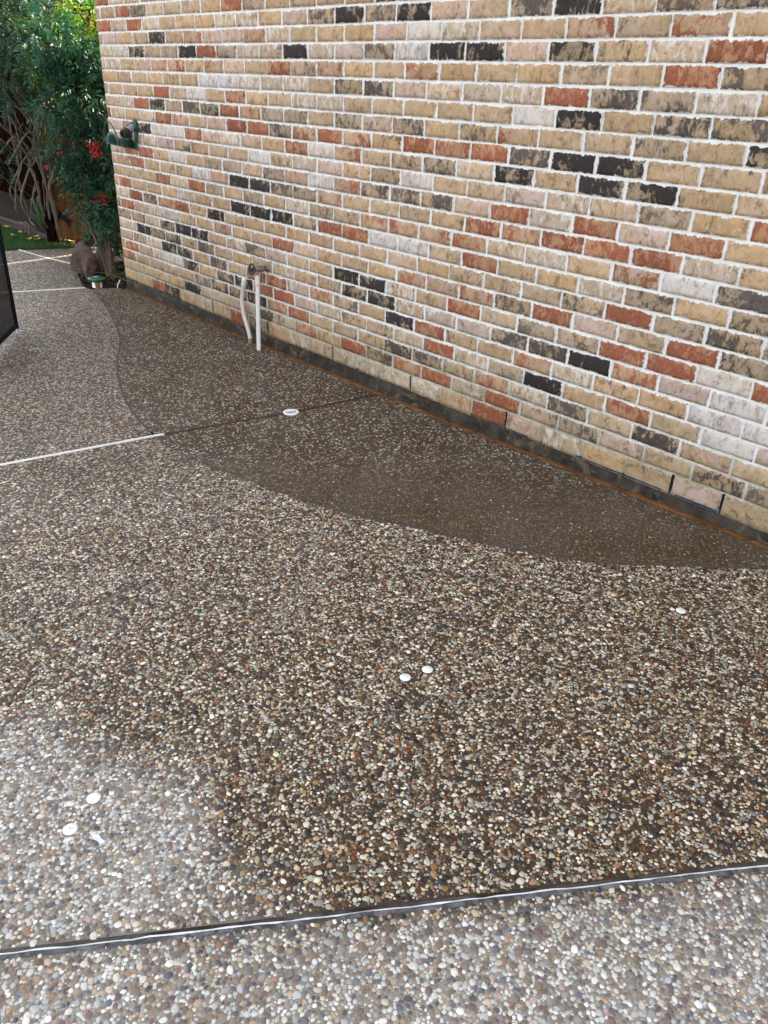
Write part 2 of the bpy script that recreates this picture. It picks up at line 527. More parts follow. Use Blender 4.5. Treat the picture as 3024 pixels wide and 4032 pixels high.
M_ROCK = simple_mat('grey_brown_rock', (.080, .064, .052), 0.9, 0, 0.15, 0.6, 9, 1.0, 26, 0.02, dirt=((.15, .080, .062), 6, 0.54))
M_ROCKR = simple_mat('reddish_rock', (.095, .058, .045), 0.9, 0, 0.15, 0.6, 8, 1.0, 26, 0.02, dirt=((.10, .092, .082), 7, 0.5))
M_SOIL = simple_mat('dark_mulch', (.030, .024, .018), 0.95, 0, 0.03, 0.5, 40, 1.0, 60, 0.01, dirt=((.09, .065, .04), 45, 0.62))
M_BARK = simple_mat('grey_vine_bark', (.13, .11, .085), 0.85, 0, 0.3, 0.4, 40, 0.6, 90, 0.004)
M_CANE = simple_mat('brown_cane_bark', (.11, .075, .055), 0.8, 0, 0.3, 0.4, 40, 0.6, 90, 0.004, dirt=((.20, .16, .12), 50, 0.6))
M_TRUNK = simple_mat('dark_trunk_bark', (.09, .07, .055), 0.9, 0, 0.3, 0.4, 20, 0.9, 40, 0.01)
M_BERRY = simple_mat('red_berry', (.42, .012, .014), 0.25, 0, 0.5, 0.25, 60, 0.02)
M_LAWN = simple_mat('lawn_ground', (.018, .040, .012), 0.9, 0, 0.2, 0.4, 30, 0.6, 90)
M_DIRT = simple_mat('yard_soil', (.16, .13, .10), 0.95, 0, 0.2, 0.4, 3, 0.6, 20, 0.02)
M_PALE = simple_mat('pale_concrete', (.55, .53, .49), 0.85, 0, 0.3, 0.15, 4, 0.3, 40)
M_IRON = simple_mat('black_iron', (.006, .007, .010), 0.6, 0.0, 0.1, 0.3, 40, 0.4, 60)
M_LEAFY = simple_mat('yellow_fallen_leaf', (.42, .33, .10), 0.6, 0, 0.3, 0.3, 50)
M_GRAVEL = simple_mat('pale_gravel', (.30, .28, .26), 0.9, 0, 0.3, 0.4, 60)
M_ROOF = simple_mat('roof_shingle', (.10, .085, .075), 0.9, 0, 0.3, 0.3, 10, 0.6, 30, 0.01)
M_TRIM = simple_mat('painted_trim', (.62, .56, .46), 0.6, 0, 0.3, 0.08, 10)
M_LAMPGREEN = simple_mat('green_lamp_cap', (.015, .10, .045), 0.28, 0, 0.5, 0.2, 30, 0.1)
M_AMBER = simple_mat('amber_brown_panel', (.24, .095, .015), 0.4, 0, 0.5, 0.2, 30, 0.05)
M_FENCE = wood_mat('dark_fence_board', (.004, .002, .0015), (.014, .0055, .0035), spec=0.0)
M_GATE = wood_mat('cedar_gate_board', (.085, .036, .013), (.165, .072, .024))
M_TIMBER = wood_mat('old_edging_timber', (.045, .034, .030), (.10, .075, .062), (1.5, 16.0, 16.0))

# ------------------------------------------------------------------ ground and setting surfaces
g = mesh_obj('ground', [(-80, -80, -0.09), (80, -80, -0.09), (80, 80, -0.09), (-80, 80, -0.09)], [(0, 1, 2, 3)], M_DIRT)
tag(g, kind='structure')

A_PTS = [(-4.06, -6.4), (-3.358, -1.925), (-3.246, -1.19), (-3.123, -0.57), (-3.062, -0.030)]
C_PTS = [(-6.95, -2.5), (-6.407, -0.748), (-6.264, -0.265)]
CURVE = [(-6.187, -.235), (-5.73, -.354), (-5.275, -.499), (-4.938, -.621), (-4.694, -.73), (-4.485, -.85), (-4.244, -.966), (-3.946, -1.089), (-3.666, -1.18),
         (-3.45, -1.227), (-3.252, -1.257), (-3.04, -1.265), (-2.857, -1.235), (-2.639, -1.186), (-2.332, -1.122), (-2.044, -1.024), (-1.839, -.922), (-1.577, -.798),
         (-1.365, -.689), (-1.235, -.592), (-1.12, -.478), (-.986, -.332), (-.833, -.161), (-.72, -.030)]
CURVE = [(v.x, v.y) for v in smooth_path([(a, b, 0) for a, b in CURVE], 3)]
iA = min(range(len(CURVE)), key=lambda i: abs(CURVE[i][0] + 3.252) + abs(CURVE[i][1] + 1.257))
WALLY = -0.030
CAM_XY = np.array([CAM.x, CAM.y])

def inset(poly, d):
    """shrink a polygon by d (joint half width)"""
    n = len(poly)
    area = sum(poly[i][0] * poly[(i + 1) % n][1] - poly[(i + 1) % n][0] * poly[i][1] for i in range(n))
    sg = 1 if area > 0 else -1
    out = []
    for i in range(n):
        p0, p1, p2 = Vector(poly[i - 1]), Vector(poly[i]), Vector(poly[(i + 1) % n])
        e1 = (p1 - p0).normalized(); e2 = (p2 - p1).normalized()
        n1 = Vector((-e1.y, e1.x)) * sg; n2 = Vector((-e2.y, e2.x)) * sg
        m = (n1 + n2)
        if m.length < 1e-4: m = n1
        m.normalize()
        k = d / max(0.35, m.dot(n1))
        out.append((p1.x + m.x * k, p1.y + m.y * k))
    return out

def slab(name, poly, d, dens, mat=M_AGG, zoff=0.0, thick=0.05):
    poly = inset(poly, d)
    # densify the boundary
    bp = []
    for i in range(len(poly)):
        a, b = Vector(poly[i]), Vector(poly[(i + 1) % len(poly)])
        L = (b - a).length
        near = min((a - Vector((0, -2.8))).length, (b - Vector((0, -2.8))).length) < 8
        k = max(1, int(L / (0.08 if near else 0.5)))
        for j in range(k): bp.append(a.lerp(b, j / k))
    nb = len(bp)
    xs = [p.x for p in bp]; ys = [p.y for p in bp]
    pts = []
    gx0, gx1, gy0, gy1 = min(xs), max(xs), min(ys), max(ys)
    st = 0.05
    gx, gy = np.meshgrid(np.arange(gx0, gx1, st), np.arange(max(gy0, -3.2), gy1, st))
    gx = gx.ravel() + 0.0007; gy = gy.ravel() + 0.0003
    dc = np.hypot(gx - CAM_XY[0], gy - CAM_XY[1])
    keep = in_poly(gx, gy, poly) & (dist_poly(gx, gy, poly) > 0.02) & (dc < 7.5)
    ix, iy = np.floor((gx - gx0) / st).astype(int), np.floor((gy - gy0) / st).astype(int)
    keep &= (dc < 4.0) | ((ix % 2 == 0) & (iy % 2 == 0))
    pts = list(zip(gx[keep], gy[keep]))
    allp = [Vector((p.x, p.y)) for p in bp] + [Vector(p) for p in pts]
    v2, e2, f2, *_ = geometry.delaunay_2d_cdt(allp, [(i, (i + 1) % nb) for i in range(nb)], [list(range(nb))], 1, 1e-6)
    verts = [(v.x, v.y, gz(v.x) + zoff) for v in v2]
    faces = [tuple(f) for f in f2]
    nt = len(verts)
    base = len(verts)
    for i in range(nb):
        verts.append((bp[i].x, bp[i].y, gz(bp[i].x) + zoff)); verts.append((bp[i].x, bp[i].y, gz(bp[i].x) + zoff - thick))
    for i in range(nb):
        j = (i + 1) % nb
        faces.append((base + 2 * i, base + 2 * i + 1, base + 2 * j + 1, base + 2 * j))
    o = mesh_obj(name, verts, faces, mat)
    me = o.data
    X = np.array([v[0] for v in verts]); Y = np.array([v[1] for v in verts])
    wet = wetness(X, Y)
    if dens < 0.5: wet = np.clip(0.93 + 0.08 * wob(X, Y, 1.3), 0, 1)
    far = np.clip((np.hypot(X - CAM_XY[0], Y - CAM_XY[1]) - 2.9) / 0.5, 0, 1)
    for nm, arr in (('wet', wet), ('far', far), ('dens', np.full(len(X), dens))):
        a = me.attributes.new(nm, 'FLOAT', 'POINT'); a.data.foreach_set('value', arr.astype(np.float32))
    tag(o, kind='structure')
    return o

# slabs between the joints
xB = lambda y: B0[0] + (y - B0[1]) * BD.x / BD.y
MAIN = [A_PTS[0], A_PTS[1], CURVE[iA]] + CURVE[iA + 1:] + [(xB(WALLY), WALLY), (xB(-6.4), -6.4)]
LEFT = [CURVE[iA], A_PTS[1], A_PTS[0], (-7.6, -6.4), (-6.95, -2.5), (-6.407, -.748), (-6.264, -.265)] + CURVE[:iA]
P_LEFT = CURVE[:iA + 1] + [(-3.123, -.57), (-3.062, WALLY), (-6.10, WALLY), (-6.20, -.18)]
P_RIGHT = CURVE[iA:] + [(-3.062, WALLY), (-3.123, -.57)]
NEAR = [(xB(-6.4), -6.4), (xB(WALLY), WALLY), (3.4, WALLY), (3.4, -6.4)]
FAR = [(-6.95, -2.5), (-6.407, -.748), (-6.264, -.265), (-6.805, -.086), (-7.06, .013), (-7.08, .60), (-7.42, .84), (-7.95, .46), (-7.90, .30), (-8.06, -.2), (-8.6, -2.5)]
s_main = slab('patio_slab', MAIN, 0.007, 0.80)
s_left = slab('patio_slab', LEFT, 0.006, 0.80)
s_pl = slab('patio_slab', P_LEFT, 0.006, 0.45)
s_pr = slab('patio_slab', P_RIGHT, 0.006, 0.40)
s_near = slab('patio_slab', NEAR, 0.017, 0.80)
s_far = slab('patio_slab', FAR, 0.006, 0.78)

def strip(name, pts, w, zoff, th, mat, parent=None, jag=0.0, side=0.0, zj=0.0):
    """a thin bar of width w lying along a ground polyline"""
    P = []
    for a, b in zip(pts[:-1], pts[1:]):
        a = Vector(a); b = Vector(b)
        k = max(1, int((b - a).length / 0.03))
        P += [a.lerp(b, i / k) for i in range(k)]
    P.append(Vector(pts[-1]))
    vs, fs = [], []
    for i, p in enumerate(P):
        t = (P[min(i + 1, len(P) - 1)] - P[max(i - 1, 0)]).normalized()
        n = Vector((-t.y, t.x))
        j1 = jag * noise.noise(Vector((p.x * 23, p.y * 23, 1.0))); j2 = jag * noise.noise(Vector((p.x * 31, p.y * 31, 9.0)))
        dz = zj * noise.noise(Vector((p.x * 13, p.y * 13, 4.0)))
        l = p + n * (side + w / 2 + j1); r = p + n * (side - w / 2 + j2)
        z = gz(p.x) + zoff + dz
        vs += [(l.x, l.y, z), (r.x, r.y, z), (r.x, r.y, z - th), (l.x, l.y, z - th)]
    for i in range(len(P) - 1):
        o = i * 4
        for k in range(4):
            k2 = (k + 1) % 4
            fs.append((o + k, o + 4 + k, o + 4 + k2, o + k2))
    fs += [(0, 1, 2, 3), tuple(reversed(range(len(vs) - 4, len(vs))))]
    o = mesh_obj(name, vs, fs, mat, parent)
    return o

tag(strip('white_joint_strip', [(-4.06, -6.4), (-3.358, -1.925), (-3.250, -1.215)], 0.0160, 0.0035, 0.03, M_WHITESTRIP), kind='structure')
tag(strip('brown_joint_strip', [(-3.250, -1.21), (-3.123, -0.57), (-3.062, -0.034)], 0.0175, 0.0012, 0.03, M_RUSTD, jag=0.004), kind='structure')
tag(strip('white_joint_strip', [(-6.95, -2.5), (-6.407, -.748), (-6.262, -.262)], 0.018, 0.004, 0.03, M_WHITESTRIP), kind='structure')
tag(strip('white_joint_strip', [(-8.05, -.115), (-7.59, -.06), (-7.06, .055)], 0.018, 0.004, 0.003, M_WHITESTRIP), kind='structure')
tag(strip('wooden_joint_board', [(xB(-6.4), -6.4), B0, B1, (xB(-.05), -.05)], 0.013, -0.0010, 0.04, M_GREYSTRIP, jag=0.003, side=0.0055), kind='structure')
tag(strip('joint_sealant', [(xB(-6.4), -6.4), B0, B1, (xB(-.05), -.05)], 0.013, -0.0015, 0.03, M_SEAL, jag=0.004, side=-0.0100, zj=0.003), kind='structure')
tag(strip('white_joint_edge', [(xB(-6.4), -6.4), B0, B1, (xB(-.05), -.05)], 0.0022, 0.0000, 0.012, M_EDGE, jag=0.0030, side=-0.0026, zj=0.0025), kind='structure')
tag(strip('curved_seam', CURVE[:iA], 0.0135, -0.0012, 0.03, M_SEAM, jag=0.003), kind='structure')
tag(strip('curved_seam', CURVE[iA:], 0.0120, -0.0006, 0.03, M_SEAM2, jag=0.005), kind='structure')

# lawn strip, bed soil, side path
def flat(name, poly, z, mat, th=0.04):
    n = len(poly)
    vs = [(x, y, z) for x, y in poly] + [(x, y, z - th) for x, y in poly]
    fs = [tuple(range(n))] + [(i, n + i, n + (i + 1) % n, (i + 1) % n) for i in range(n)]
    me = mesh_obj(name, vs, fs, mat)
    bm = bmesh.new(); bm.from_mesh(me.data); bmesh.ops.triangulate(bm, faces=[f for f in bm.faces if len(f.verts) > 4]); bmesh.ops.recalc_face_normals(bm, faces=bm.faces); bm.to_mesh(me.data); bm.free()
    return tag(me, kind='structure')
LAWN = [(-8.085, -.2), (-7.93, .28), (-7.98, .44), (-8.16, .29), (-8.9, .24), (-9.6, .20), (-10.8, .12), (-11.5, -2.5), (-8.63, -2.5)]
flat('lawn', LAWN, 0.004, M_LAWN)
flat('planting_bed', [(-12.6, .05), (-11.0, .12), (-9.6, .24), (-8.9, .28), (-8.2, .33), (-8.22, .42), (-8.22, 1.05), (-12.6, 1.20)], 0.03, M_SOIL, 0.1)
flat('side_path', [(-6.09, 1.0), (-6.09, 9.0), (-11.5, 9.0), (-11.5, 1.4), (-8.3, 1.3), (-7.44, .9), (-7.1, .9)], -0.006, M_PALE)

def rough_bed():
    poly = [(-6.235, -.245), (-6.80, -.072), (-7.05, .03), (-7.06, .95), (-6.09, .95), (-6.09, -.02), (-6.195, -.17)]
    vs, fs, idx = [], [], {}
    st = 0.025
    nx, ny = int(1.05 / st), int(1.25 / st)
    gx = np.array([-7.08 + i * st for i in range(nx)]); gy = np.array([-.26 + j * st for j in range(ny)])
    X, Y = np.meshgrid(gx, gy, indexing='ij')
    ins = in_poly(X.ravel(), Y.ravel(), poly).reshape(X.shape)
    d = dist_poly(X.ravel(), Y.ravel(), poly).reshape(X.shape)
    for i in range(nx):
        for j in range(ny):
            if ins[i, j]:
                idx[(i, j)] = len(vs)
                h = -0.02 + min(d[i, j], .25) * 0.20 + 0.03 * noise.noise(Vector((X[i, j] * 14, Y[i, j] * 14, 0))) + 0.02 * noise.noise(Vector((X[i, j] * 40, Y[i, j] * 40, 3)))
                vs.append((X[i, j], Y[i, j], h))
    for i in range(nx - 1):
        for j in range(ny - 1):
            q = [(i, j), (i + 1, j), (i + 1, j + 1), (i, j + 1)]
            if all(k in idx for k in q): fs.append(tuple(idx[k] for k in q))
    o = mesh_obj('bed_soil', vs, fs, M_SOIL, smooth=True)
    return tag(o, kind='structure')
rough_bed()

# ------------------------------------------------------------------ exposed pebbles
def pebble_tile(T=0.8, target=0.80):
    rr = np.random.default_rng(3)
    cell = 0.008
    n = int(round(T / cell))
    grid = {}
    P = []
    radii = np.concatenate([np.sort(rr.uniform(0.0046, 0.0078, 1150))[::-1], np.sort(rr.uniform(0.0030, 0.0047, 6400))[::-1], np.sort(rr.uniform(0.0015, 0.0030, 9000))[::-1]])
    for r in radii:
        for att in range(9 if r > 0.003 else 6):
            x, y = rr.random() * T, rr.random() * T
            ci, cj = int(x / cell), int(y / cell)
            ok = True
            for a in (-2, -1, 0, 1, 2):
                for b in (-2, -1, 0, 1, 2):
                    for (px, py, pr) in grid.get(((ci + a) % n, (cj + b) % n), ()):
                        dx = abs(px - x); dx = min(dx, T - dx)
                        dy = abs(py - y); dy = min(dy, T - dy)
                        m = (pr + r) * 0.86
                        if dx * dx + dy * dy < m * m: ok = False; break
                    if not ok: break
                if not ok: break
            if ok:
                grid.setdefault((ci % n, cj % n), []).append((x, y, r)); P.append((x, y, r)); break
    return np.array(P)

def make_pebbles():
    T = 0.8
    tile = pebble_tile(T)
    x0, x1, y0, y1 = -3.7, 0.5, -3.3, 0.0
    X, Y, Rr = [], [], []
    for i in range(int(math.ceil((x1 - x0) / T))):
        for j in range(int(math.ceil((y1 - y0) / T))):
            X.append(tile[:, 0] + x0 + i * T); Y.append(tile[:, 1] + y0 + j * T); Rr.append(tile[:, 2])
    X, Y, Rr = np.concatenate(X), np.concatenate(Y), np.concatenate(Rr)
    rr = np.random.default_rng(5)
    dc = np.hypot(X - CAM.x, Y - CAM.y)
    ang = np.degrees(np.arctan2(-(X - CAM.x), Y - CAM.y))
    keep = (ang > -12) & (ang < 108) & (dc < 3.4) & (rr.random(len(X)) < np.clip((3.4 - dc) / 0.5, 0, 1)) & (dc > 0.75)
    X, Y, Rr = X[keep], Y[keep], Rr[keep]
    near_s = bside(X, Y)
    reg = np.zeros(len(X), int)
    for k, (poly, d) in enumerate(((MAIN, 0.007), (LEFT, 0.006), (NEAR, 0.017), (P_LEFT, 0.006), (P_RIGHT, 0.006))):
        ins = in_poly(X, Y, poly)
        ins[ins] = dist_poly(X[ins], Y[ins], poly) > (Rr[ins] * 0.7 + d * .8)
        reg[ins] = k + 1
    ok = (reg > 0) & ~((reg == 1) & (near_s > -0.008 - 0.5 * Rr))
    X, Y, Rr, reg = X[ok], Y[ok], Rr[ok], reg[ok]
    patch = reg >= 4
    dark = rr.random(len(X))
    ok = ~patch | ((dark < 0.90) & (Rr < 0.0056))
    for cx, cy in CAPS: ok &= np.hypot(X - cx, Y - cy) > 0.0165 + Rr * 0.8
    ok &= np.hypot(X - DRAIN[0], Y - DRAIN[1]) > 0.044 + Rr
    X, Y, Rr, reg, patch = X[ok], Y[ok], Rr[ok], reg[ok], patch[ok]
    N = len(X)
    asp = rr.uniform(1.0, 1.55, N)
    sx = Rr * np.sqrt(asp) * 1.13; sy = Rr / np.sqrt(asp) * 1.13
    sz = Rr * rr.uniform(0.42, 0.68, N)
    sx[patch] *= 0.80; sy[patch] *= 0.80
    Z = gz_np(X) - sz * rr.uniform(0.10, 0.55, N)
    Z[patch] = gz_np(X[patch]) - sz[patch] * rr.uniform(0.35, 0.75, patch.sum())
    wts = np.array([k for _, k in PEB], float); wts /= wts.sum()
    pick = rr.choice(len(PEB), N, p=wts)
    C = np.array([c for c, _ in PEB])[pick] * rr.uniform(0.78, 1.18, N)[:, None]
    C = np.clip(C * (1 + rr.normal(0, 0.018, (N, 3))), 0.01, 0.85)
    # the poured infill shows mostly brown sand-coloured stones, a few pale ones
    b = patch & (rr.random(N) < 0.91)
    C[b] = C[b] * 0.42 + np.array([.24, .160, .085]) * 0.50
    wet = wetness(X, Y); wet[patch] = 0.97
    me = bpy.data.meshes.new('pebbles')
    me.vertices.add(N)
    me.vertices.foreach_set('co', np.stack([X, Y, Z], 1).astype(np.float32).ravel())
    rot = np.stack([rr.normal(0, .16, N), rr.normal(0, .16, N), rr.uniform(0, 6.283, N)], 1)
    a = me.attributes.new('psize', 'FLOAT_VECTOR', 'POINT'); a.data.foreach_set('vector', np.stack([sx, sy, sz], 1).astype(np.float32).ravel())
    a = me.attributes.new('prot', 'FLOAT_VECTOR', 'POINT'); a.data.foreach_set('vector', rot.astype(np.float32).ravel())
    a = me.attributes.new('pcol', 'FLOAT_COLOR', 'POINT'); a.data.foreach_set('color', np.concatenate([C, wet[:, None]], 1).astype(np.float32).ravel())
    me.update()
    o = bpy.data.objects.new('pebbles', me)
    link(o)
    tag(o, 'rounded multicoloured river pebbles set in the patio concrete', 'pebbles', kind='stuff')
    ng = bpy.data.node_groups.new('pebble_scatter', 'GeometryNodeTree')
    ng.interface.new_socket('Geometry', in_out='INPUT', socket_type='NodeSocketGeometry')
    ng.interface.new_socket('Geometry', in_out='OUTPUT', socket_type='NodeSocketGeometry')
    nn, ll = ng.nodes, ng.links
    gi, go = nn.new('NodeGroupInput'), nn.new('NodeGroupOutput')
    g2i = nn.new('GeometryNodeGeometryToInstance')
    for s in range(6):
        ico = nn.new('GeometryNodeMeshIcoSphere'); ico.inputs['Radius'].default_value = 1.0; ico.inputs['Subdivisions'].default_value = 2
        sp = nn.new('GeometryNodeSetPosition')
        nz = nn.new('ShaderNodeTexNoise'); nz.noise_dimensions = '4D'; nz.inputs['Scale'].default_value = 0.9; nz.inputs['W'].default_value = s * 3.7; nz.inputs['Detail'].default_value = 1
        sub = nn.new('ShaderNodeVectorMath'); sub.operation = 'SUBTRACT'; sub.inputs[1].default_value = (0.5, 0.5, 0.5)
        mul = nn.new('ShaderNodeVectorMath'); mul.operation = 'MULTIPLY'; mul.inputs[1].default_value = (1.1, 1.1, 0.5)
        ll.new(nz.outputs['Color'], sub.inputs[0]); ll.new(sub.outputs[0], mul.inputs[0]); ll.new(mul.outputs[0], sp.inputs['Offset'])
        ll.new(ico.outputs['Mesh'], sp.inputs['Geometry'])
        ss = nn.new('GeometryNodeSetShadeSmooth'); ll.new(sp.outputs[0], ss.inputs[0])
        sm = nn.new('GeometryNodeSetMaterial'); sm.inputs['Material'].default_value = M_PEB; ll.new(ss.outputs[0], sm.inputs[0])
        ll.new(sm.outputs[0], g2i.inputs[0])
    iop = nn.new('GeometryNodeInstanceOnPoints')
    iop.inputs['Pick Instance'].default_value = True
    ll.new(gi.outputs[0], iop.inputs['Points']); ll.new(g2i.outputs[0], iop.inputs['Instance'])
    for nm, sock in (('psize', 'Scale'), ('prot', 'Rotation')):
        na = nn.new('GeometryNodeInputNamedAttribute'); na.data_type = 'FLOAT_VECTOR'; na.inputs['Name'].default_value = nm
        ll.new(na.outputs[0], iop.inputs[sock])
    ll.new(iop.outputs[0], go.inputs[0])
    md = o.modifiers.new('scatter', 'NODES'); md.node_group = ng
    print('pebbles', N)
CAPS = [(-.893, -.654), (-1.211, -1.491), (-1.227, -1.563), (-1.378, -2.405), (-1.328, -2.481)]
DRAIN = (-3.123, -.569)
make_pebbles()

# ------------------------------------------------------------------ brick house
ANN = '...R..w......wwwwTRpw.TpT.|.TT.T..w..wr.RGrRwRgG.TGg.|.R.g..gGGKrRTg.GGgrwG.GrT.|.RgwWK..KRR.wg.wRwgKTRTWp.|..gwKK.G.RR.rgTKRTTrw.TWW.|.wKGGTGTT.wTgKKwwpGGKrpW..|.G.wKK.TwGpTTKKwTRTgTRRWR.|GR.ww..rT.RpTTTrrrGR..RG..|....rRTK.T..rTTpTTTggRgG..|.RTT..TTKKKgRRWWTRTTwGTG..|..TTRwRg.gTwggrrrrwwTrWG..|..R..gWrKKGGrTTTTRrRRRwT..|..RR.W.gg.GrWrGGGpRwRpRT..|...w..rTTW.wpTGWTTpwwgTR..|.......p.TTRWrTTGwKTKKTT..|.w.wRr.pRR.rRrTRRRGKKTT...|..wRK.GKRr.g..pGggrTTGTK..|.....wWgR.TwwTTTTTWKTGG...|..rTT.TW..w..GGpwwwRGgw...|.w.pr..rp.RgrTTrTTTgTRg...|..W...K.gwwKwpgWKKpKTwR...|.p.gKrrpprwTTTpWwTTrTrT...|.R.RwTTTw..pgKgKpTGKw.....|..R.wTTTRTT...K...........'.split('|')
BW, BX0, BE = 0.21606, -3.27129, 0.3324
XL, XR = -6.073, 3.40
ZB = 0.08775
NROW = 70
CLASS = {  # base colour, wash, patch colour, patch amount
    'T': ((.475, .330, .190), .30, (.13, .095, .070), .24),
    'w': ((.485, .365, .245), .58, (.16, .125, .10), .22),
    'W': ((.52, .445, .38), .72, (.36, .26, .18), .30),
    'p': ((.500, .365, .270), .32, (.20, .15, .12), .22),
    'g': ((.435, .315, .195), .22, (.125, .098, .080), .46),
    'G': ((.390, .285, .175), .14, (.085, .070, .060), .64),
    'K': ((.330, .245, .150), .06, (.026, .021, .021), .82),
    'r': ((.460, .310, .190), .18, (.310, .110, .056), .50),
    'R': ((.430, .235, .125), .12, (.270, .088, .048), .74),
}
def brick_shape(xa, xb, za, zb, nx, nz, seed, ydep):
    """front grid with a rounded, ragged edge and sides running back into the wall"""
    L, H = xb - xa, zb - za
    vs, uva, uvb = [], [], []
    def nvec(x, z, f, o): return noise.noise(Vector((x * f + seed, z * f, o)))
    for j in range(nz + 1):
        for i in range(nx + 1):
            u, v = L * i / nx, H * j / nz
            edge = i in (0, nx) or j in (0, nz)
            x, z = xa + u, za + v
            if edge:
                x += 0.0022 * nvec(u, v, 38, 1.0); z += 0.0022 * nvec(u, v, 38, 7.0)
                y = -(ydep - 0.0025)
            else:
                y = -(ydep + 0.0030 * nvec(u, v, 21, 3.0) + 0.0022 * nvec(u, v, 55, 5.0))
            vs.append((x, y, z)); uva.append((u, v)); uvb.append((L - u, H - v))
    fs = []
    W = nx + 1
    for j in range(nz):
        for i in range(nx):
            fs.append((j * W + i, j * W + i + 1, (j + 1) * W + i + 1, (j + 1) * W + i))
    ring = [i for i in range(W)] + [j * W + nx for j in range(1, nz + 1)] + [nz * W + i for i in range(nx - 1, -1, -1)] + [j * W for j in range(nz - 1, 0, -1)]
    b = len(vs)
    for k in ring:
        x, y, z = vs[k]
        vs.append((x, 0.02, z)); uva.append((0.02, 0.02)); uvb.append((0.02, 0.02))
    n = len(ring)
    for k in range(n):
        k2 = (k + 1) % n
        fs.append((ring[k], b + k, b + k2, ring[k2]))
    return vs, fs, uva, uvb

def brick_mesh(name, parts):
    """parts: list of (verts, faces, uva, uvb, tint4, patch4, seed)"""
    V, F, UA, UB, TI, PA, SE = [], [], [], [], [], [], []
    for vs, fs, ua, ub, ti, pa, se in parts:
        o = len(V)
        V += vs; F += [tuple(i + o for i in f) for f in fs]; UA += ua; UB += ub
        TI += [ti] * len(vs); PA += [pa] * len(vs); SE += [se] * len(vs)
    me = bpy.data.meshes.new(name)
    me.from_pydata(V, [], F)
    me.materials.append(M_BRICK)
    li = np.empty(len(me.loops), np.int32); me.loops.foreach_get('vertex_index', li)
    for nm, arr in (('edge_a', UA), ('edge_b', UB)):
        uv = me.uv_layers.new(name=nm); uv.data.foreach_set('uv', np.array(arr, np.float32)[li].ravel())
    for nm, arr in (('tint', TI), ('patch', PA)):
        a = me.attributes.new(nm, 'FLOAT_COLOR', 'POINT'); a.data.foreach_set('color', np.array(arr, np.float32).ravel())
    a = me.attributes.new('seed', 'FLOAT', 'POINT'); a.data.foreach_set('value', np.array(SE, np.float32))
    me.polygons.foreach_set('use_smooth', [True] * len(me.polygons))
    me.update()
    return me

Rinv = rot.transposed()
def view_area(x, z, w=0.2, h=0.065):
    """how large a patch of wall shows from the photograph's standpoint (0 when out of frame)"""
    def pr(px, pz):
        c = Rinv @ (Vector((px, 0, pz)) - CAM)
        return (c.x / -c.z, c.y / -c.z) if c.z < -0.1 else None
    a, b, c = pr(x, z), pr(x + w, z), pr(x, z + h)
    if not a or not b or not c: return 0.0
    cx, cy = (b[0] + c[0]) / 2, (b[1] + c[1]) / 2
    if abs(cx) > 0.50 or abs(cy) > 0.66: return 0.0
    return abs((b[0] - a[0]) * (c[1] - a[1]) - (b[1] - a[1]) * (c[0] - a[0]))

house = empty('brick_house', (-1.3, 0.0, 0.0), 'house with tumbled tan, red and charcoal brick wall in thick white mortar', 'house')
rb = random.Random(21)
JH = 0.0050   # half joint
bricks = []
for r in range(1, NROW + 1):
    za, zb = ZB + (r - 1) * S + 0.0045, ZB + r * S - 0.0045
    off = 0.0 if r % 2 else BE
    k0 = int((XL - BX0) / BW) - 3
    k1 = int((XR - BX0) / BW) + 3
    for k in range(k0, k1):
        xa = BX0 + BW * (k + off) + JH; xb = xa + BW - 2 * JH
        xa2, xb2 = max(xa, XL), min(xb, XR)
        if xb2 - xa2 < 0.022: continue
        ch = '.'
        if r <= len(ANN) and 0 <= k + 14 < 26: ch = ANN[r - 1][k + 14]
        if ch == '.': ch = rb.choices('TwWpgGKrR', (40, 17, 4, 10, 9, 6, 4, 6, 4))[0]
        base, wash, pc, pa = CLASS[ch]
        kk = rb.uniform(0.88, 1.10)
        hue = rb.uniform(-0.06, 0.05)
        base = (base[0] * kk * (1 + hue), base[1] * kk, base[2] * kk * (1 - hue * 1.5))
        pa = min(1, max(0, pa + rb.uniform(-.10, .10))); wash = min(1, max(0, wash + rb.uniform(-.10, .12)))
        kk = rb.uniform(0.8, 1.25)
        xa2 += rb.uniform(-.0015, .0025); xb2 -= rb.uniform(-.0015, .0025)
        dz = rb.uniform(-.0012, .0012)
        if r == 1: za += rb.uniform(-.006, .005)
        bricks.append(dict(r=r, xa=xa2, xb=xb2, za=za + dz, zb=zb + dz + rb.uniform(-.001, .001), tint=(*base, wash), patch=(pc[0] * kk, pc[1] * kk, pc[2] * kk, pa),
                           seed=rb.uniform(0, 60), y=0.0055 + rb.uniform(-.0015, .002), area=view_area(xa2, za)))
order = sorted(range(len(bricks)), key=lambda i: -bricks[i]['area'])
single = set(order[:300])

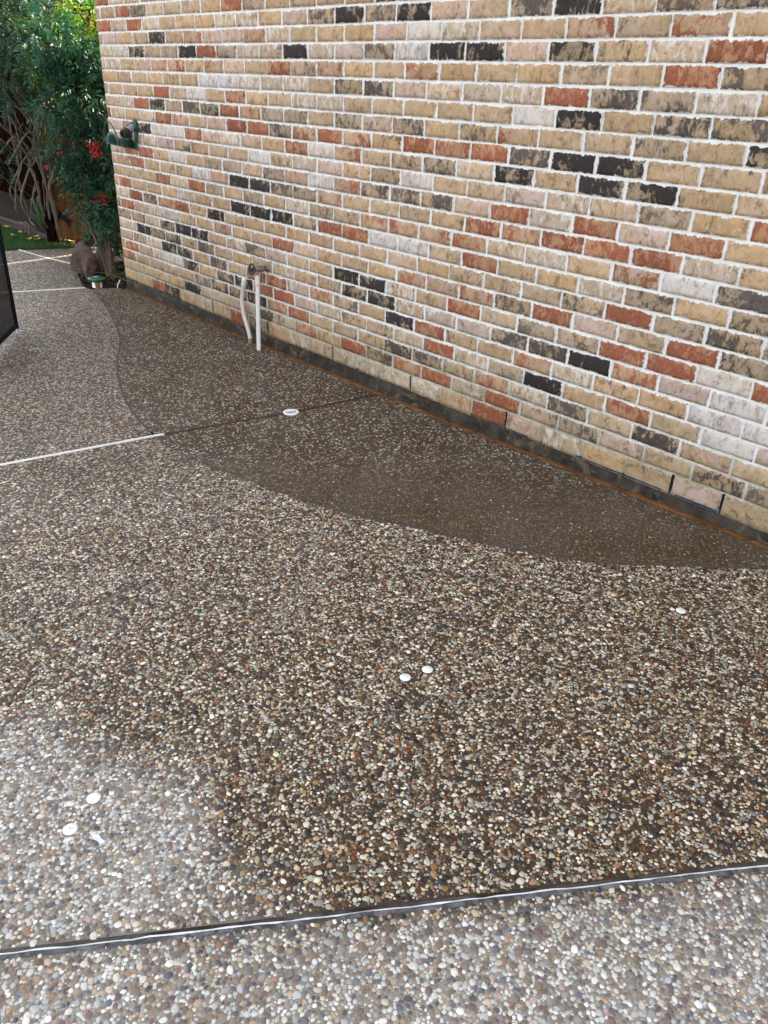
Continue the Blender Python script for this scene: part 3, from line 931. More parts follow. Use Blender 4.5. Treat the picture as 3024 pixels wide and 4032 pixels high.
# mortar backing: the wall itself; bottom-course weep joints are skipped, then plugged with dark boxes
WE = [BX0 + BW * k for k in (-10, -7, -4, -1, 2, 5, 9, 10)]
def make_mortar():
    vs, fs = [], []
    xs = sorted(list(np.arange(XL + 0.001, XR - 0.001, 0.03)) + [XR - 0.001] + [w + d for w in WE for d in (-.0042, .0042)])
    zs = [ZB + 0.001 + i * 0.025 for i in range(int((NROW * S - 0.002) / 0.025) + 1)] + [ZB + NROW * S - 0.002]
    zs = sorted(zs + [ZB + S * 0.97])
    for z in zs:
        for x in xs:
            fine = z < 2.3 and x < 0.4
            y = -0.0012 - (0.0022 * noise.noise(Vector((x * 30, z * 45, 0))) if fine else 0)
            vs.append((x, y, z))
    W = len(xs)
    for j in range(len(zs) - 1):
        for i in range(W - 1):
            xm = (xs[i] + xs[i + 1]) / 2
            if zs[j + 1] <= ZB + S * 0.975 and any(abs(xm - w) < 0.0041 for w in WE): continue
            fs.append((j * W + i, j * W + i + 1, (j + 1) * W + i + 1, (j + 1) * W + i))
    return mesh_obj('wall', vs, fs, M_MORTAR, house, smooth=True)
wall = make_mortar()
off_h = house.location
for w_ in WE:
    MB().box((w_, .0055, ZB + S * .5), (.0135, .016, S - .007)).build('weep_shade_fill', M_WEEPSHADE, wall)  # near-black filler: shade of the open joint put into its colour
for i in order[:300]:
    b = bricks[i]
    nx, nz = (11, 5) if b['area'] > 0.0010 else (8, 4)
    shp = brick_shape(b['xa'], b['xb'], b['za'], b['zb'], nx, nz, b['seed'], b['y'])
    me = brick_mesh('brick', [(*shp, b['tint'], b['patch'], b['seed'])])
    c = Vector(((b['xa'] + b['xb']) / 2, 0, (b['za'] + b['zb']) / 2))
    me.transform(Matrix.Translation(-c))
    o = bpy.data.objects.new('brick', me)
    link(o, wall)
    o.location = c - off_h
rest_v, rest_f = [], []
for i, b in enumerate(bricks):
    if i in single: continue
    seen = b['area'] > 0
    nx, nz = (7, 4) if seen else ((3, 2) if b['r'] < 34 else (1, 1))
    rest_v.append((*brick_shape(b['xa'], b['xb'], b['za'], b['zb'], nx, nz, b['seed'], b['y']), b['tint'], b['patch'], b['seed']))
me = brick_mesh('bricks', rest_v)
o = bpy.data.objects.new('bricks', me)
link(o, wall); o.location = -off_h
o['kind'] = 'stuff'

# foundation, core, roof
MB().box(((XL + XR) / 2, 2.51, ZB / 2 - 0.06), (XR - XL - 0.004, 4.98, ZB + 0.1195)).build('foundation', M_FOUND, house)
def make_plinth():
    vs, fs = [], []
    xs = np.arange(XL, XR, 0.035)
    for x in xs:
        zt = ZB - 0.003 + 0.003 * noise.noise(Vector((x * 9, 0, 0)))
        y0 = 0.002 + 0.004 * noise.noise(Vector((x * 12, 2, 0))); y1 = -0.008 + 0.005 * noise.noise(Vector((x * 7, 5, 0)))
        zb = gz(x) - 0.05
        vs += [(x, 0.03, zt), (x, y0, zt - 0.002), (x, y0 - .003 + .003 * noise.noise(Vector((x * 25, 5, 3))), zt - (zt - zb) * 0.3), (x, y1, zb + 0.055), (x, y1 - 0.004, zb)]
    for i in range(len(xs) - 1):
        for k in range(4):
            fs.append((i * 5 + k, i * 5 + k + 1, i * 5 + 6 + k, i * 5 + 5 + k))
    return mesh_obj('plinth', vs, fs, M_FOUND, house, smooth=True)
make_plinth()
MB().box(((XL + XR) / 2, 2.55, (ZB + NROW * S) / 2 + .06), (XR - XL - 0.05, 4.9, NROW * S - 0.08)).build('inner_wall', M_HOLE, house)
# return wall on the side yard
ret = []
for r in range(1, NROW + 1):
    za, zb = ZB + (r - 1) * S + 0.0052, ZB + r * S - 0.0052
    y = 0.012 + (0.10 if r % 2 else 0.0)
    while y < 5.0:
        ya, yb = y, min(y + BW - 0.01, 5.0)
        c = CLASS[rb.choices('TwWpgGKrR', (40, 17, 4, 10, 9, 6, 4, 6, 4))[0]]
        L, H = yb - ya, zb - za
        x = XL - 0.006
        vs = [(x, ya, za), (x, ya, zb), (x, yb, zb), (x, yb, za), (x + .02, ya, za), (x + .02, ya, zb), (x + .02, yb, zb), (x + .02, yb, za)]
        uv = [(0, 0), (0, H), (L, H), (L, 0)] * 2; uv2 = [(L - a, H - b_) for a, b_ in uv]
        ret.append((vs, [(0, 1, 2, 3), (0, 4, 5, 1), (1, 5, 6, 2), (2, 6, 7, 3), (3, 7, 4, 0)], uv, uv2, (*c[0], c[1]), (*c[2], c[3]), rb.uniform(0, 60)))
        y += BW
me = brick_mesh('side_bricks', ret)
side = mesh_obj('side_wall', [(XL, 0.0, ZB), (XL, 5.0, ZB), (XL, 5.0, ZB + NROW * S), (XL, 0.0, ZB + NROW * S)], [(0, 3, 2, 1)], M_MORTAR, house)
o = bpy.data.objects.new('bricks', me); link(o, side); o.location = -off_h; o['kind'] = 'stuff'
zt = ZB + NROW * S
mb = MB()
ev = 0.35
mb.add([(XL - ev, -ev, zt), (XR + ev, -ev, zt), (XR + ev, 5 + ev, zt), (XL - ev, 5 + ev, zt), (XL + 2.2, 2.5, zt + 1.5), (XR - 2.2, 2.5, zt + 1.5)],
       [(0, 1, 5, 4), (1, 2, 5), (2, 3, 4, 5), (3, 0, 4)])
roof = mb.build('roof', M_ROOF, house)
MB().box(((XL + XR) / 2, 2.5, zt - 0.01), (XR - XL + 2 * ev - .02, 5 + 2 * ev - .02, 0.02)).build('soffit', M_TRIM, house)
# blue flashing edges that peek out below the bottom course, and the brown strip at the foot of the wall
for xa, xb in ((-2.32, -2.05), (-1.78, -1.36), (-1.30, -1.12)):
    vs, fs = [], []
    n = 14
    for i in range(n + 1):
        x = xa + (xb - xa) * i / n
        d = 0.002 + 0.005 * noise.noise(Vector((x * 22, 1, 2)))
        vs += [(x, 0.004, ZB - 0.0015), (x, -0.006 - d * .4, ZB - 0.003), (x, -0.007 - d * .4, ZB - 0.006 - d * 1.2)]
    for i in range(n):
        for k in (0, 1): fs.append((i * 3 + k, i * 3 + k + 1, i * 3 + 4 + k, i * 3 + 3 + k))
    mesh_obj('flashing', vs, fs, M_BLUE, house)
tag(strip('brown_wall_joint', [(-6.05, -.022), (-4.5, -.021), (-3.06, -.021), (-1.0, -.021), (3.3, -.021)], 0.018, 0.007, 0.04, M_RUST, jag=0.004), kind='structure')

# ------------------------------------------------------------------ things set in the patio
LAB = ['round white plug in the wet concrete nearest the brick wall, alone', 'round white plug of the middle pair, the one closer to the wall',
       'round white plug of the middle pair, the one closer to the foreground joint', 'plain white plug of the lower pair, the one farther from the foreground joint',
       'white plug with moulded marks and a paint flake beside it, nearest the foreground joint']
for (x, y), lb in zip(CAPS, LAB):
    z = gz(x)
    c = empty('deck_plug', (x, y, z), lb, 'plug', 'white plugs in the patio')
    MB().lathe([(0.0005, -.012), (.0150, -.012), (.0152, .0008), (.0160, .0012), (.0160, .0022), (.0152, .0029), (.0005, .0031)], (x, y, z), n=32).build('plug_body', M_CAPW, c)
    if lb.startswith('white'):
        m = MB()
        for q in range(3):
            a = q * 2.09 + .5
            m.tube([(x + .006 * math.cos(a + t * .28), y + .006 * math.sin(a + t * .28), z + .0031) for t in range(5)], .0006, 5)
        m.lathe([(.0005, .0029), (.0022, .0036), (.0005, .0038)], (x, y, z), n=12)
        m.build('moulded_mark', simple_mat('plug_mark', (.50, .47, .42), 0.6), c)
# chip of white paint
n = 9
pv = [(-1.262 + .017 * math.cos(a) * rr_, -2.447 + .007 * math.sin(a) * rr_ + 0.004 * math.cos(a), gz(-1.26) + .0042 + .001 * math.sin(3 * a)) for a, rr_ in [(i * 2 * math.pi / n, 1 + .3 * math.sin(i * 2.4)) for i in range(n)]]
fl = mesh_obj('paint_flake', pv + [(x, y, z - .002) for x, y, z in pv], [tuple(range(n)), tuple(reversed(range(n, 2 * n)))] + [(i, n + i, n + (i + 1) % n, (i + 1) % n) for i in range(n)], M_EDGE)
tag(fl, 'small bright white paint flake lying beside the lowest plug', 'flake')

dr = empty('drain_grate', (DRAIN[0], DRAIN[1], 0), 'round white slotted drain grate on the joint in the dark infill', 'drain')
R0 = .0405
MB().lathe([(.031, .0005), (.032, .0040), (.0385, .0045), (R0, .0025), (R0, -.02)], (DRAIN[0], DRAIN[1], 0), n=40).build('rim', M_DRAIN, dr)
MB().lathe([(.0005, .0012), (.033, .0012)], (DRAIN[0], DRAIN[1], -.002), n=32).build('drain_hole', M_HOLE, dr)
vdir = Vector((DRAIN[0] - CAM.x, DRAIN[1] - CAM.y)).normalized()
for i in range(6):
    s = (i - 2.5) * 0.0105
    h = math.sqrt(max(0, .0318 ** 2 - s * s))
    ax = Vector((vdir.x, vdir.y)); nrm = Vector((-ax.y, ax.x))
    c = Vector((DRAIN[0], DRAIN[1])) + nrm * s
    MB().box((c.x, c.y, .0025), (2 * h, .0046, .004), math.atan2(ax.y, ax.x), .0008).build('bar', M_DRAIN, dr)

# two capped pipes
p1 = empty('bent_pipe', (-4.268, -.050, 0), 'bent pinkish white pipe with a white cap, left of the straight pipe', 'pipe')
pts = smooth_path([(-4.268, -.050, .030), (-4.283, -.050, .075), (-4.329, -.050, .169), (-4.343, -.050, .254), (-4.326, -.050, .330), (-4.308, -.050, .385)], 5)
MB().tube(pts, .0132, 14).build('pipe_shaft', M_PVCP, p1)
d = (Vector(pts[-1]) - Vector(pts[-3])).normalized()
MB().lathe([(.0155, -.035), (.0162, -.034), (.0162, .020), (.014, .027), (.0005, .0285)], Vector(pts[-1]) - d * .005, d, 20).build('cap', M_PVC, p1)
MB().lathe([(.0150, -.03), (.0150, .030), (.0135, .034), (.0005, .034)], (-4.268, -.050, 0), n=18).build('collar', simple_mat('dirty_collar', (.20, .17, .13), 0.6, dirt=((.5, .48, .44), 60, .6)), p1)
p2 = empty('straight_pipe', (-4.118, -.085, 0), 'straight white pipe with scuffs and a domed cap, below the tap', 'pipe')
pts = smooth_path([(-4.119, -.086, -.01), (-4.118, -.085, .10), (-4.115, -.085, .25), (-4.109, -.085, .36), (-4.107, -.085, .42)], 4)
MB().tube(pts, .0138, 14).build('pipe_shaft', M_PVC, p2)
MB().lathe([(.0170, -.030), (.0178, -.028), (.0178, .000), (.0165, .003), (.0165, .022), (.0145, .030), (.0005, .032)], (-4.107, -.085, .425), (0.02, 0, 1), 20).build('cap', M_PVCP, p2)

# hose tap on the wall
tp = empty('hose_tap', (-4.112, -.01, .492), 'weathered grey hose tap with dark oval handle on the brick wall', 'tap')
bx, bz = -4.112, .492
MB().lathe([(.026, 0.0), (.026, .006), (.016, .010)], (bx, -.008, bz), (0, -1, 0), 20).build('wall_flange', M_BRASS, tp)
m = MB()
m.lathe([(.0165, .008), (.0165, .03), (.019, .032), (.019, .044), (.0135, .046), (.0135, .058)], (bx, -.008, bz), (0, -1, 0), 18)
m.lathe([(.0125, -.022), (.0185, -.012), (.0195, .006), (.015, .022), (.010, .03)], (bx, -.066, bz), (0, -1, 0.05), 18)
m.build('body', M_BRASS, tp)
m = MB()
m.tube(smooth_path([(bx, -.058, bz - .006), (bx + .002, -.066, bz - .03), (bx + .003, -.074, bz - .058)], 4), [.0125] * 4 + [.014] * 5, 16)
m.lathe([(.0165, 0), (.0185, .002), (.0185, .016), (.0165, .018)], (bx + .003, -.0745, bz - .056), (0.03, -.22, -1), 18)
m.build('spout', M_BRASS, tp)
MB().lathe([(.0150, 0), (.0158, .004), (.0150, .010), (.0005, .010)], (bx + .0035, -.0785, bz - .0735), (0.03, -.22, -1), 18).build('thread_end', M_BLACK, tp)
MB().tube([(bx, -.088, bz + .001), (bx - .002, -.118, bz + .004)], .006, 10).build('stem', M_BRASS, tp)
hm = MB()
hc = Vector((bx - .002, -.120, bz + .004)); hn = Vector((0.35, -1, .15)).normalized()
hu = hn.cross(Vector((0, 0, 1))).normalized(); hv = hu.cross(hn)
ring = [hc + hu * (.019 * math.cos(a)) + hv * (.030 * math.sin(a)) for a in [i * 2 * math.pi / 20 for i in range(21)]]
hm.tube(ring, .0062, 8, caps=False)
for a in (0.6, 2.54, 4.1, 5.3): hm.tube([hc, hc + hu * (.018 * math.cos(a)) + hv * (.029 * math.sin(a))], .0045, 6)
hm.lathe([(.0005, -.006), (.009, -.006), (.009, .006), (.0005, .007)], hc, hn, 12)
hm.build('handle', M_HANDLE, tp)

# green hose hanger and bullet camera near the corner
hg = empty('hose_hanger', (-5.71, 0, 1.05), 'dark green metal hose hanger with wire loop near the wall corner', 'hose hanger')
hx, hz = -5.765, 1.035
def arch(sec, n=20, a0=0.0, sx=1.0, sz=1.0):
    """sweep a closed section [(y, r, dz)] over a half circle"""
    vs, fs = [], []
    m = len(sec)
    for k in range(n + 1):
        a = a0 + (math.pi - 2 * a0) * k / n
        for (y, r, dz) in sec:
            vs.append((hx + sx * r * math.cos(a), y, hz + dz + sz * r * math.sin(a)))
    for k in range(n):
        for q in range(m):
            q2 = (q + 1) % m
            fs.append((k * m + q, k * m + q2, (k + 1) * m + q2, (k + 1) * m + q))
    fs += [tuple(range(m)), tuple(reversed(range(n * m, n * m + m)))]
    return vs, fs
MB().add(*arch([(-.006, .062, 0), (-.122, .056, .022), (-.122, .052, .022), (-.006, .058, 0)], sz=.9), smooth=True).build('saddle', M_DKGREEN, hg)
MB().add(*arch([(-.118, .054, .022), (-.124, .074, .022), (-.132, .094, .024), (-.136, .094, .024), (-.129, .074, .022), (-.123, .053, .022)], sz=.86), smooth=True).build('front_lip', M_DKGREEN, hg)
MB().add(*arch([(-.010, .058, 0), (-.006, .090, -.004), (-.004, .132, -.012), (-.001, .132, -.012), (-.002, .090, -.004), (-.005, .056, 0)], sz=.92), smooth=True).build('back_plate', M_DKGREEN, hg)
loop = smooth_path([(hx - .092, -.132, hz + .030), (hx - .104, -.136, hz + .085), (hx - .070, -.138, hz + .150), (hx - .010, -.136, hz + .165), (hx + .055, -.134, hz + .120), (hx + .088, -.130, hz + .055)], 6)
MB().tube(loop, .0046, 8).build('wire_loop', M_DKGREEN, hg)

sc = empty('security_camera', (-5.69, -.01, 1.18), 'small grey bullet camera with dark lens above the green hose hanger', 'camera')
cd = Vector((.42, -.72, -.42)).normalized()
c0 = Vector((-5.668, -.016, 1.178))
MB().box((-5.648, -.008, 1.150), (.045, .014, .15), 0, .004).build('mount_plate', M_DKGREEN, sc)
MB().lathe([(.018, 0), (.022, .01), (.030, .075), (.034, .085)], c0, cd, 24).build('camera_body', M_CAMGREY, sc)
MB().lathe([(.0345, .080), (.041, .088), (.041, .112), (.037, .116), (.029, .116), (.027, .108), (.0005, .108)], c0, cd, 28).build('lens_ring', M_BLACK, sc)
MB().lathe([(.026, .1085), (.018, .1115), (.0005, .1125)], c0, cd, 24).build('lens', M_LENS, sc)
MB().tube([c0 + Vector((-.01, -.012, .005)), c0 + cd * .035 + Vector((-.035, 0, .02))], .006, 8).build('bracket', M_BLACK, sc)

# low garden lamp in the corner of the bed
gl = empty('garden_lamp', (-6.285, -.150, -.02), 'squat garden lamp with green dome and white and amber body at the bed corner', 'lamp')
lx, ly = -6.285, -.150
MB().lathe([(.040, -.05), (.040, .034), (.0005, .036)], (lx, ly, 0), n=28).build('body', simple_mat('white_lamp_glass', (.68, .72, .78), 0.25), gl)
MB().lathe([(.034, .030), (.052, .036), (.068, .050), (.070, .056), (.066, .064), (.045, .069), (.020, .070), (.0005, .0695)], (lx, ly, 0), n=32).build('dome', M_LAMPGREEN, gl)
MB().lathe([(.026, .069), (.022, .073), (.0005, .075)], (lx, ly, 0), n=20).build('top_lens', simple_mat('lamp_top_lens', (.22, .30, .29), 0.12), gl)
ca = math.atan2(CAM.y - ly, CAM.x - lx)
vs, fs = [], []
for k in range(7):
    a = ca + .02 + (k - 3) * .14
    for z in (-.03, .036):
        vs.append((lx + .0425 * math.cos(a), ly + .0425 * math.sin(a), z))
for k in range(6): fs.append((2 * k, 2 * k + 2, 2 * k + 3, 2 * k + 1))
mesh_obj('amber_panel', vs, fs, M_AMBER, gl, smooth=True)
wire = MB().tube(smooth_path([(-6.13, -.055, -.02), (-6.135, -.05, .02), (-6.125, -.028, .062)], 4), .0035, 6).build('white_wire', M_EDGE)
tag(wire, 'short shiny white wire rising from the soil at the wall corner', 'wire')

# ------------------------------------------------------------------ mesh pool fence panel on the left
pf = empty('pool_fence', (-5.311, -1.127, 0), 'dark navy mesh pool fence panel with pole, at the left edge', 'fence')
t = NT('navy_mesh')
p = t.pos()
gr = t.noise(p, 700, 2)
fz = t.noise(p, 3, 3)
b = t.bsdf(t.mix(t.step(fz, .3, .7), (.002, .003, .007), (.004, .006, .011)), 0.6, 0.1, out=False)
tr = t.n('ShaderNodeBsdfTransparent')
mx = t.n('ShaderNodeMixShader')
mx.inputs[0].default_value = 0.90
t.t.links.new(tr.outputs[0], mx.inputs[1]); t.t.links.new(b, mx.inputs[2]); t.t.links.new(mx.outputs[0], t.out.inputs[0])
M_MESHF = t.m
M_NAVY = simple_mat('navy_border_tape', (.003, .005, .013), 0.6, 0, 0.15, 0.3, 30)
fd = Vector((.82, -.57, 0)).normalized()
f0 = Vector((-5.311, -1.127, 0))
vs, fs = [], []
nx_, nz_ = 16, 14
for j in range(nz_ + 1):
    for i in range(nx_ + 1):
        u = .03 + .87 * i / nx_; z = .045 + 1.15 * j / nz_
        q = f0 + fd * u
        bulge = .018 * math.sin(math.pi * i / nx_) * math.sin(math.pi * j / nz_ + .2)
        vs.append((q.x - fd.y * bulge, q.y + fd.x * bulge, z - .012 * (1 - j / nz_) * math.sin(math.pi * i / nx_) * -1))
for j in range(nz_):
    for i in range(nx_):
        fs.append((j * (nx_ + 1) + i, j * (nx_ + 1) + i + 1, (j + 1) * (nx_ + 1) + i + 1, (j + 1) * (nx_ + 1) + i))
pm = mesh_obj('mesh_panel', vs, fs, M_MESHF, pf, smooth=True)
fa = math.atan2(fd.y, fd.x)
MB().box(f0 + fd * .018 + Vector((0, 0, .625)), (.042, .010, 1.18), fa, .002).build('border_tape', M_NAVY, pf)
MB().box(f0 + fd * .47 + Vector((0, 0, .050)), (.88, .008, .030), fa, .002).build('border_tape', M_NAVY, pf)
MB().box(f0 + fd * .47 + Vector((0, 0, 1.19)), (.88, .008, .030), fa, .002).build('border_tape', M_NAVY, pf)
for u in (.008, .90):
    q = f0 + fd * u
    MB().tube([(q.x, q.y, .028), (q.x, q.y, 1.23)], .0095, 10).build('pole', M_NAVY, pf)
    MB().lathe([(.014, -.005), (.014, .003), (.008, .005), (.0075, .05)], (q.x, q.y, 0), n=14).build('deck_pin', M_CAMGREY, pf)

# ------------------------------------------------------------------ fence, gate, edging
FT = [(-12.4, 1.20), (-8.34, 1.06)]
def board_run(root, a, b, z0, z1, w, th, mat, name, gap=.004, jitter=.02):
    a, b = Vector((*a, 0)), Vector((*b, 0))
    L = (b - a).length; d = (b - a).normalized(); n = int(L / w)
    ang = math.atan2(d.y, d.x)
    for i in range(n):
        c = a + d * (i + .5) * (L / n) + Vector((-d.y, d.x, 0)) * random.uniform(-.003, .003)
        h = z1 + random.uniform(-jitter, jitter)
        MB().box((c.x, c.y, (z0 + h) / 2), (L / n - gap, th, h - z0), ang + random.uniform(-.008, .008), .003).build(name, mat, root)
fn = empty('board_fence', (-8.34, 1.06, 0), 'dark brown board fence behind the bare vine stems', 'fence')
board_run(fn, FT[0], FT[1], -.09, 1.85, .14, .02, M_FENCE, 'board')
board_run(fn, FT[1], (-8.24, .36), -.09, 1.85, .14, .02, M_FENCE, 'board')
d = (Vector(FT[1]) - Vector(FT[0])).normalized()
for z in (.35, 1.0, 1.6):
    c = (Vector(FT[0]) + Vector(FT[1])) / 2
    MB().box((c.x, c.y + .035, z), ((Vector(FT[1]) - Vector(FT[0])).length, .04, .09), math.atan2(d.y, d.x)).build('rail', M_FENCE, fn)
MB().box((-8.235, .300, .92), (.09, .09, 1.86), .64, .004).build('post', M_FENCE, fn)

gt = empty('wooden_gate', (-8.2, .30, 0), 'orange-brown cedar board gate with black iron plate behind the shrub', 'gate')
GA, GB = Vector((-8.17, .322)), Vector((-7.689, .681))
board_run(gt, GA, GB, .060, 1.74, .118, .020, M_GATE, 'board', .005, .004)
gd = (GB - GA).normalized(); gn = Vector((-gd.y, gd.x))
for z in (.25, .95, 1.60):
    c = (GA + GB) / 2 + gn * .032
    MB().box((c.x, c.y, z), ((GB - GA).length - .02, .035, .09), math.atan2(gd.y, gd.x), .003).build('rail', M_GATE, gt)
MB().box((-7.592, .752, .92), (.075, .085, 1.86), .642, .004).build('post', M_GATE, gt)
sf = empty('side_fence', (-7.57, .77, 0), 'cedar fence section closing the gap between gate post and brick corner', 'fence')
board_run(sf, (-7.57, .775), (-6.17, 1.15), .03, 1.78, .14, .02, M_GATE, 'board', .003, .01)
# butterfly-shaped iron plate
def gp(u, z, off): q = GA + gd * u - gn * off; return (q.x, q.y, z)
out = [(-.085, .045), (-.070, .000), (-.085, -.045), (-.03, -.026), (.0, -.032), (.03, -.026), (.085, -.045), (.070, .0), (.085, .045), (.03, .026), (.0, .032), (-.03, .026)]
a = -0.62
out = [(u * math.cos(a) - v * math.sin(a) * .9, u * math.sin(a) + v * math.cos(a)) for u, v in out]
fr = [gp(.105 + u * .95, .243 + v * .85, .0185) for u, v in out]; bk = [gp(.105 + u * .95, .243 + v * .85, .010) for u, v in out]
n = len(out)
pl = mesh_obj('iron_plate', fr + bk, [tuple(reversed(range(n))), tuple(range(n, 2 * n))] + [(i, (i + 1) % n, n + (i + 1) % n, n + i) for i in range(n)], M_IRON, gt)
for u, v in ((-.05, .02), (.05, -.02), (-.03, .03), (.03, -.03)):
    MB().lathe([(.007, 0), (.005, .004), (.0005, .005)], gp(.105 + u, .243 + v * .6, .0185), (-gn.x * -1 * -1, -gn.y, 0), 10).build('bolt', M_IRON, pl)

def timber(a, b, z, label):
    a, b = Vector((*a, 0)), Vector((*b, 0))
    c = (a + b) / 2; d = b - a
    o = MB().box((c.x, c.y, z), (d.length, .055, .085), math.atan2(d.y, d.x), .006).build('edging_timber', M_TIMBER)
    tag(o, label, 'edging timber', 'timbers along the lawn')
timber((-9.62, .235), (-8.90, .275), .045, 'long dark edging timber along the far part of the lawn')
timber((-8.89, .275), (-8.23, .325), .045, 'dark edging timber between lawn and bed, next to the gate post')
timber((-10.9, .14), (-9.63, .235), .045, 'edging timber by the lawn behind the navy mesh fence')

# ------------------------------------------------------------------ rocks
def rock(loc, size, rz, seed, label, name='boulder', mat=M_ROCK):
    bm = bmesh.new()
    bmesh.ops.create_icosphere(bm, subdivisions=4, radius=1.0)
    for v in bm.verts:
        n_ = v.co.normalized()
        f = 1 + .28 * noise.noise(n_ * 1.3 + Vector((seed, 0, 0))) + .12 * noise.noise(n_ * 3.1 + Vector((0, seed, 0))) + .04 * noise.noise(n_ * 9 + Vector((0, 0, seed)))
        # a few flat faces
        for q in range(6):
            pn = Vector((math.sin(seed * 3 + q * 1.9), math.cos(seed * 2 + q * 2.7), .4 * math.sin(seed + q))).normalized()
            dd_ = n_.dot(pn) * f
            if dd_ > .62: f *= .62 / dd_
        v.co = n_ * f
        v.co = Vector((v.co.x * size[0], v.co.y * size[1], v.co.z * size[2]))
    me = bpy.data.meshes.new(name); bm.to_mesh(me); bm.free()
    me.materials.append(mat)
    o = bpy.data.objects.new(name, me); link(o)
    o.location = loc; o.rotation_euler = (0, 0, rz)
    return tag(o, label, 'rock', 'rocks edging the bed')
rock((-6.82, -.015, .105), (.13, .10, .135), .5, 1.0, 'broad brown-grey rock at the back, touching the pale sunlit patch')
rock((-6.52, -.085, .085), (.085, .15, .12), .9, 4.0, 'upright reddish grey rock in front, leaning over the bed edge', mat=M_ROCKR)
rock((-6.62, .10, .13), (.10, .08, .12), .2, 6.5, 'dark rock wedged behind the two others at the cane bases')

# ------------------------------------------------------------------ foliage
def leaves_mesh(name, leaves, mat, parent):
    """leaves: arrays base(N,3), dir(N,3), side(N,3), length(N), width(N), colour(N,3) -> folded four-triangle leaflets"""
    base, d, s, L, W, C = leaves
    up = np.cross(s, d)
    N = len(base)
    V = np.empty((N, 6, 3))
    V[:, 0] = base
    V[:, 1] = base + d * (L * .38)[:, None] + s * (W * .5)[:, None] + up * (W * .18)[:, None]
    V[:, 2] = base + d * (L * .38)[:, None] - s * (W * .5)[:, None] + up * (W * .18)[:, None]
    V[:, 3] = base + d * (L * .42)[:, None]
    V[:, 4] = base + d * L[:, None] - up * (L * .12)[:, None]
    V[:, 5] = base + d * (L * .75)[:, None] + up * 0
    V[:, 5] = base + d * (L * .70)[:, None] - up * (L * .03)[:, None]
    idx = np.arange(N)[:, None] * 6
    tri = np.concatenate([idx + np.array([0, 3, 1]), idx + np.array([0, 2, 3]), idx + np.array([1, 3, 4]), idx + np.array([3, 2, 4])], 0)
    me = bpy.data.meshes.new(name)
    me.vertices.add(N * 6); me.vertices.foreach_set('co', V.astype(np.float32).ravel())
    nt = len(tri)
    me.loops.add(nt * 3); me.loops.foreach_set('vertex_index', tri.astype(np.int32).ravel())
    me.polygons.add(nt); me.polygons.foreach_set('loop_start', np.arange(0, nt * 3, 3, dtype=np.int32))
    me.update(calc_edges=True)
    me.validate()
    a = me.attributes.new('tint', 'FLOAT_COLOR', 'POINT')
    a.data.foreach_set('color', np.concatenate([np.repeat(C, 6, 0), np.ones((N * 6, 1))], 1).astype(np.float32).ravel())
    me.materials.append(mat)
    o = bpy.data.objects.new(name, me); link(o, parent)
    if parent is not None:
        me.transform(Matrix.Translation(-parent.location))
    return o

def norm(a): return a / np.maximum(np.linalg.norm(a, axis=-1, keepdims=True), 1e-9)

def sprays(clumps, per, seed, L0, W0, pal, pairs=4, rach=.11, shell=.55, drop=0.45):
    """pinnate leaf sprays scattered through clump volumes"""
    rr = np.random.default_rng(seed)
    B, D, Sd, LL, WW, CC = [], [], [], [], [], []
    pal = np.array(pal)
    for (cx, cy, cz, r) in clumps:
        k = max(4, int(per * (r / .15) ** 2))
        u = norm(rr.normal(size=(k, 3)))
        rad = r * (shell + (1 - shell) * rr.random(k)) 
        c = np.array([cx, cy, cz]) + u * rad[:, None] * np.array([1, 1, .9])
        out = norm(u + rr.normal(0, .5, (k, 3)) + np.array([0, 0, -drop]))
        sid = norm(np.cross(out, norm(rr.normal(size=(k, 3)) * .6 + np.array([0, 0, 1.0]))))
        col = pal[rr.integers(0, len(pal), k)] * rr.uniform(.7, 1.25, k)[:, None]
        rl = rach * rr.uniform(.7, 1.3, k)
        for j in range(pairs):
            t = (j + .6) / pairs
            pos = c + out * (rl * t)[:, None] + np.array([0, 0, -.25]) * (rl * t * t)[:, None]
            for sg in (-1, 1):
                dd_ = norm(out * .75 + sid * sg * 1.0 + rr.normal(0, .25, (k, 3)) + np.array([0, 0, -.25]))
                B.append(pos); D.append(dd_); Sd.append(norm(np.cross(dd_, np.cross(sid, out)) + rr.normal(0, .3, (k, 3))))
                LL.append(L0 * rr.uniform(.65, 1.2, k)); WW.append(W0 * rr.uniform(.7, 1.2, k)); CC.append(col * rr.uniform(.85, 1.15, k)[:, None])
        pos = c + out * rl[:, None] + np.array([0, 0, -.25]) * rl[:, None]
        B.append(pos); D.append(norm(out + np.array([0, 0, -.3]))); Sd.append(sid); LL.append(L0 * rr.uniform(.8, 1.3, k)); WW.append(W0 * rr.uniform(.8, 1.2, k)); CC.append(col)
    B, D, Sd = map(np.concatenate, (B, D, Sd)); LL, WW = map(np.concatenate, (LL, WW)); CC = np.concatenate(CC)
    Sd = norm(Sd - D * np.sum(Sd * D, 1, keepdims=True))
    ok = ~((B[:, 0] > -6.09) & (B[:, 1] > -0.05))
    return B[ok], D[ok], Sd[ok], LL[ok], WW[ok], CC[ok]

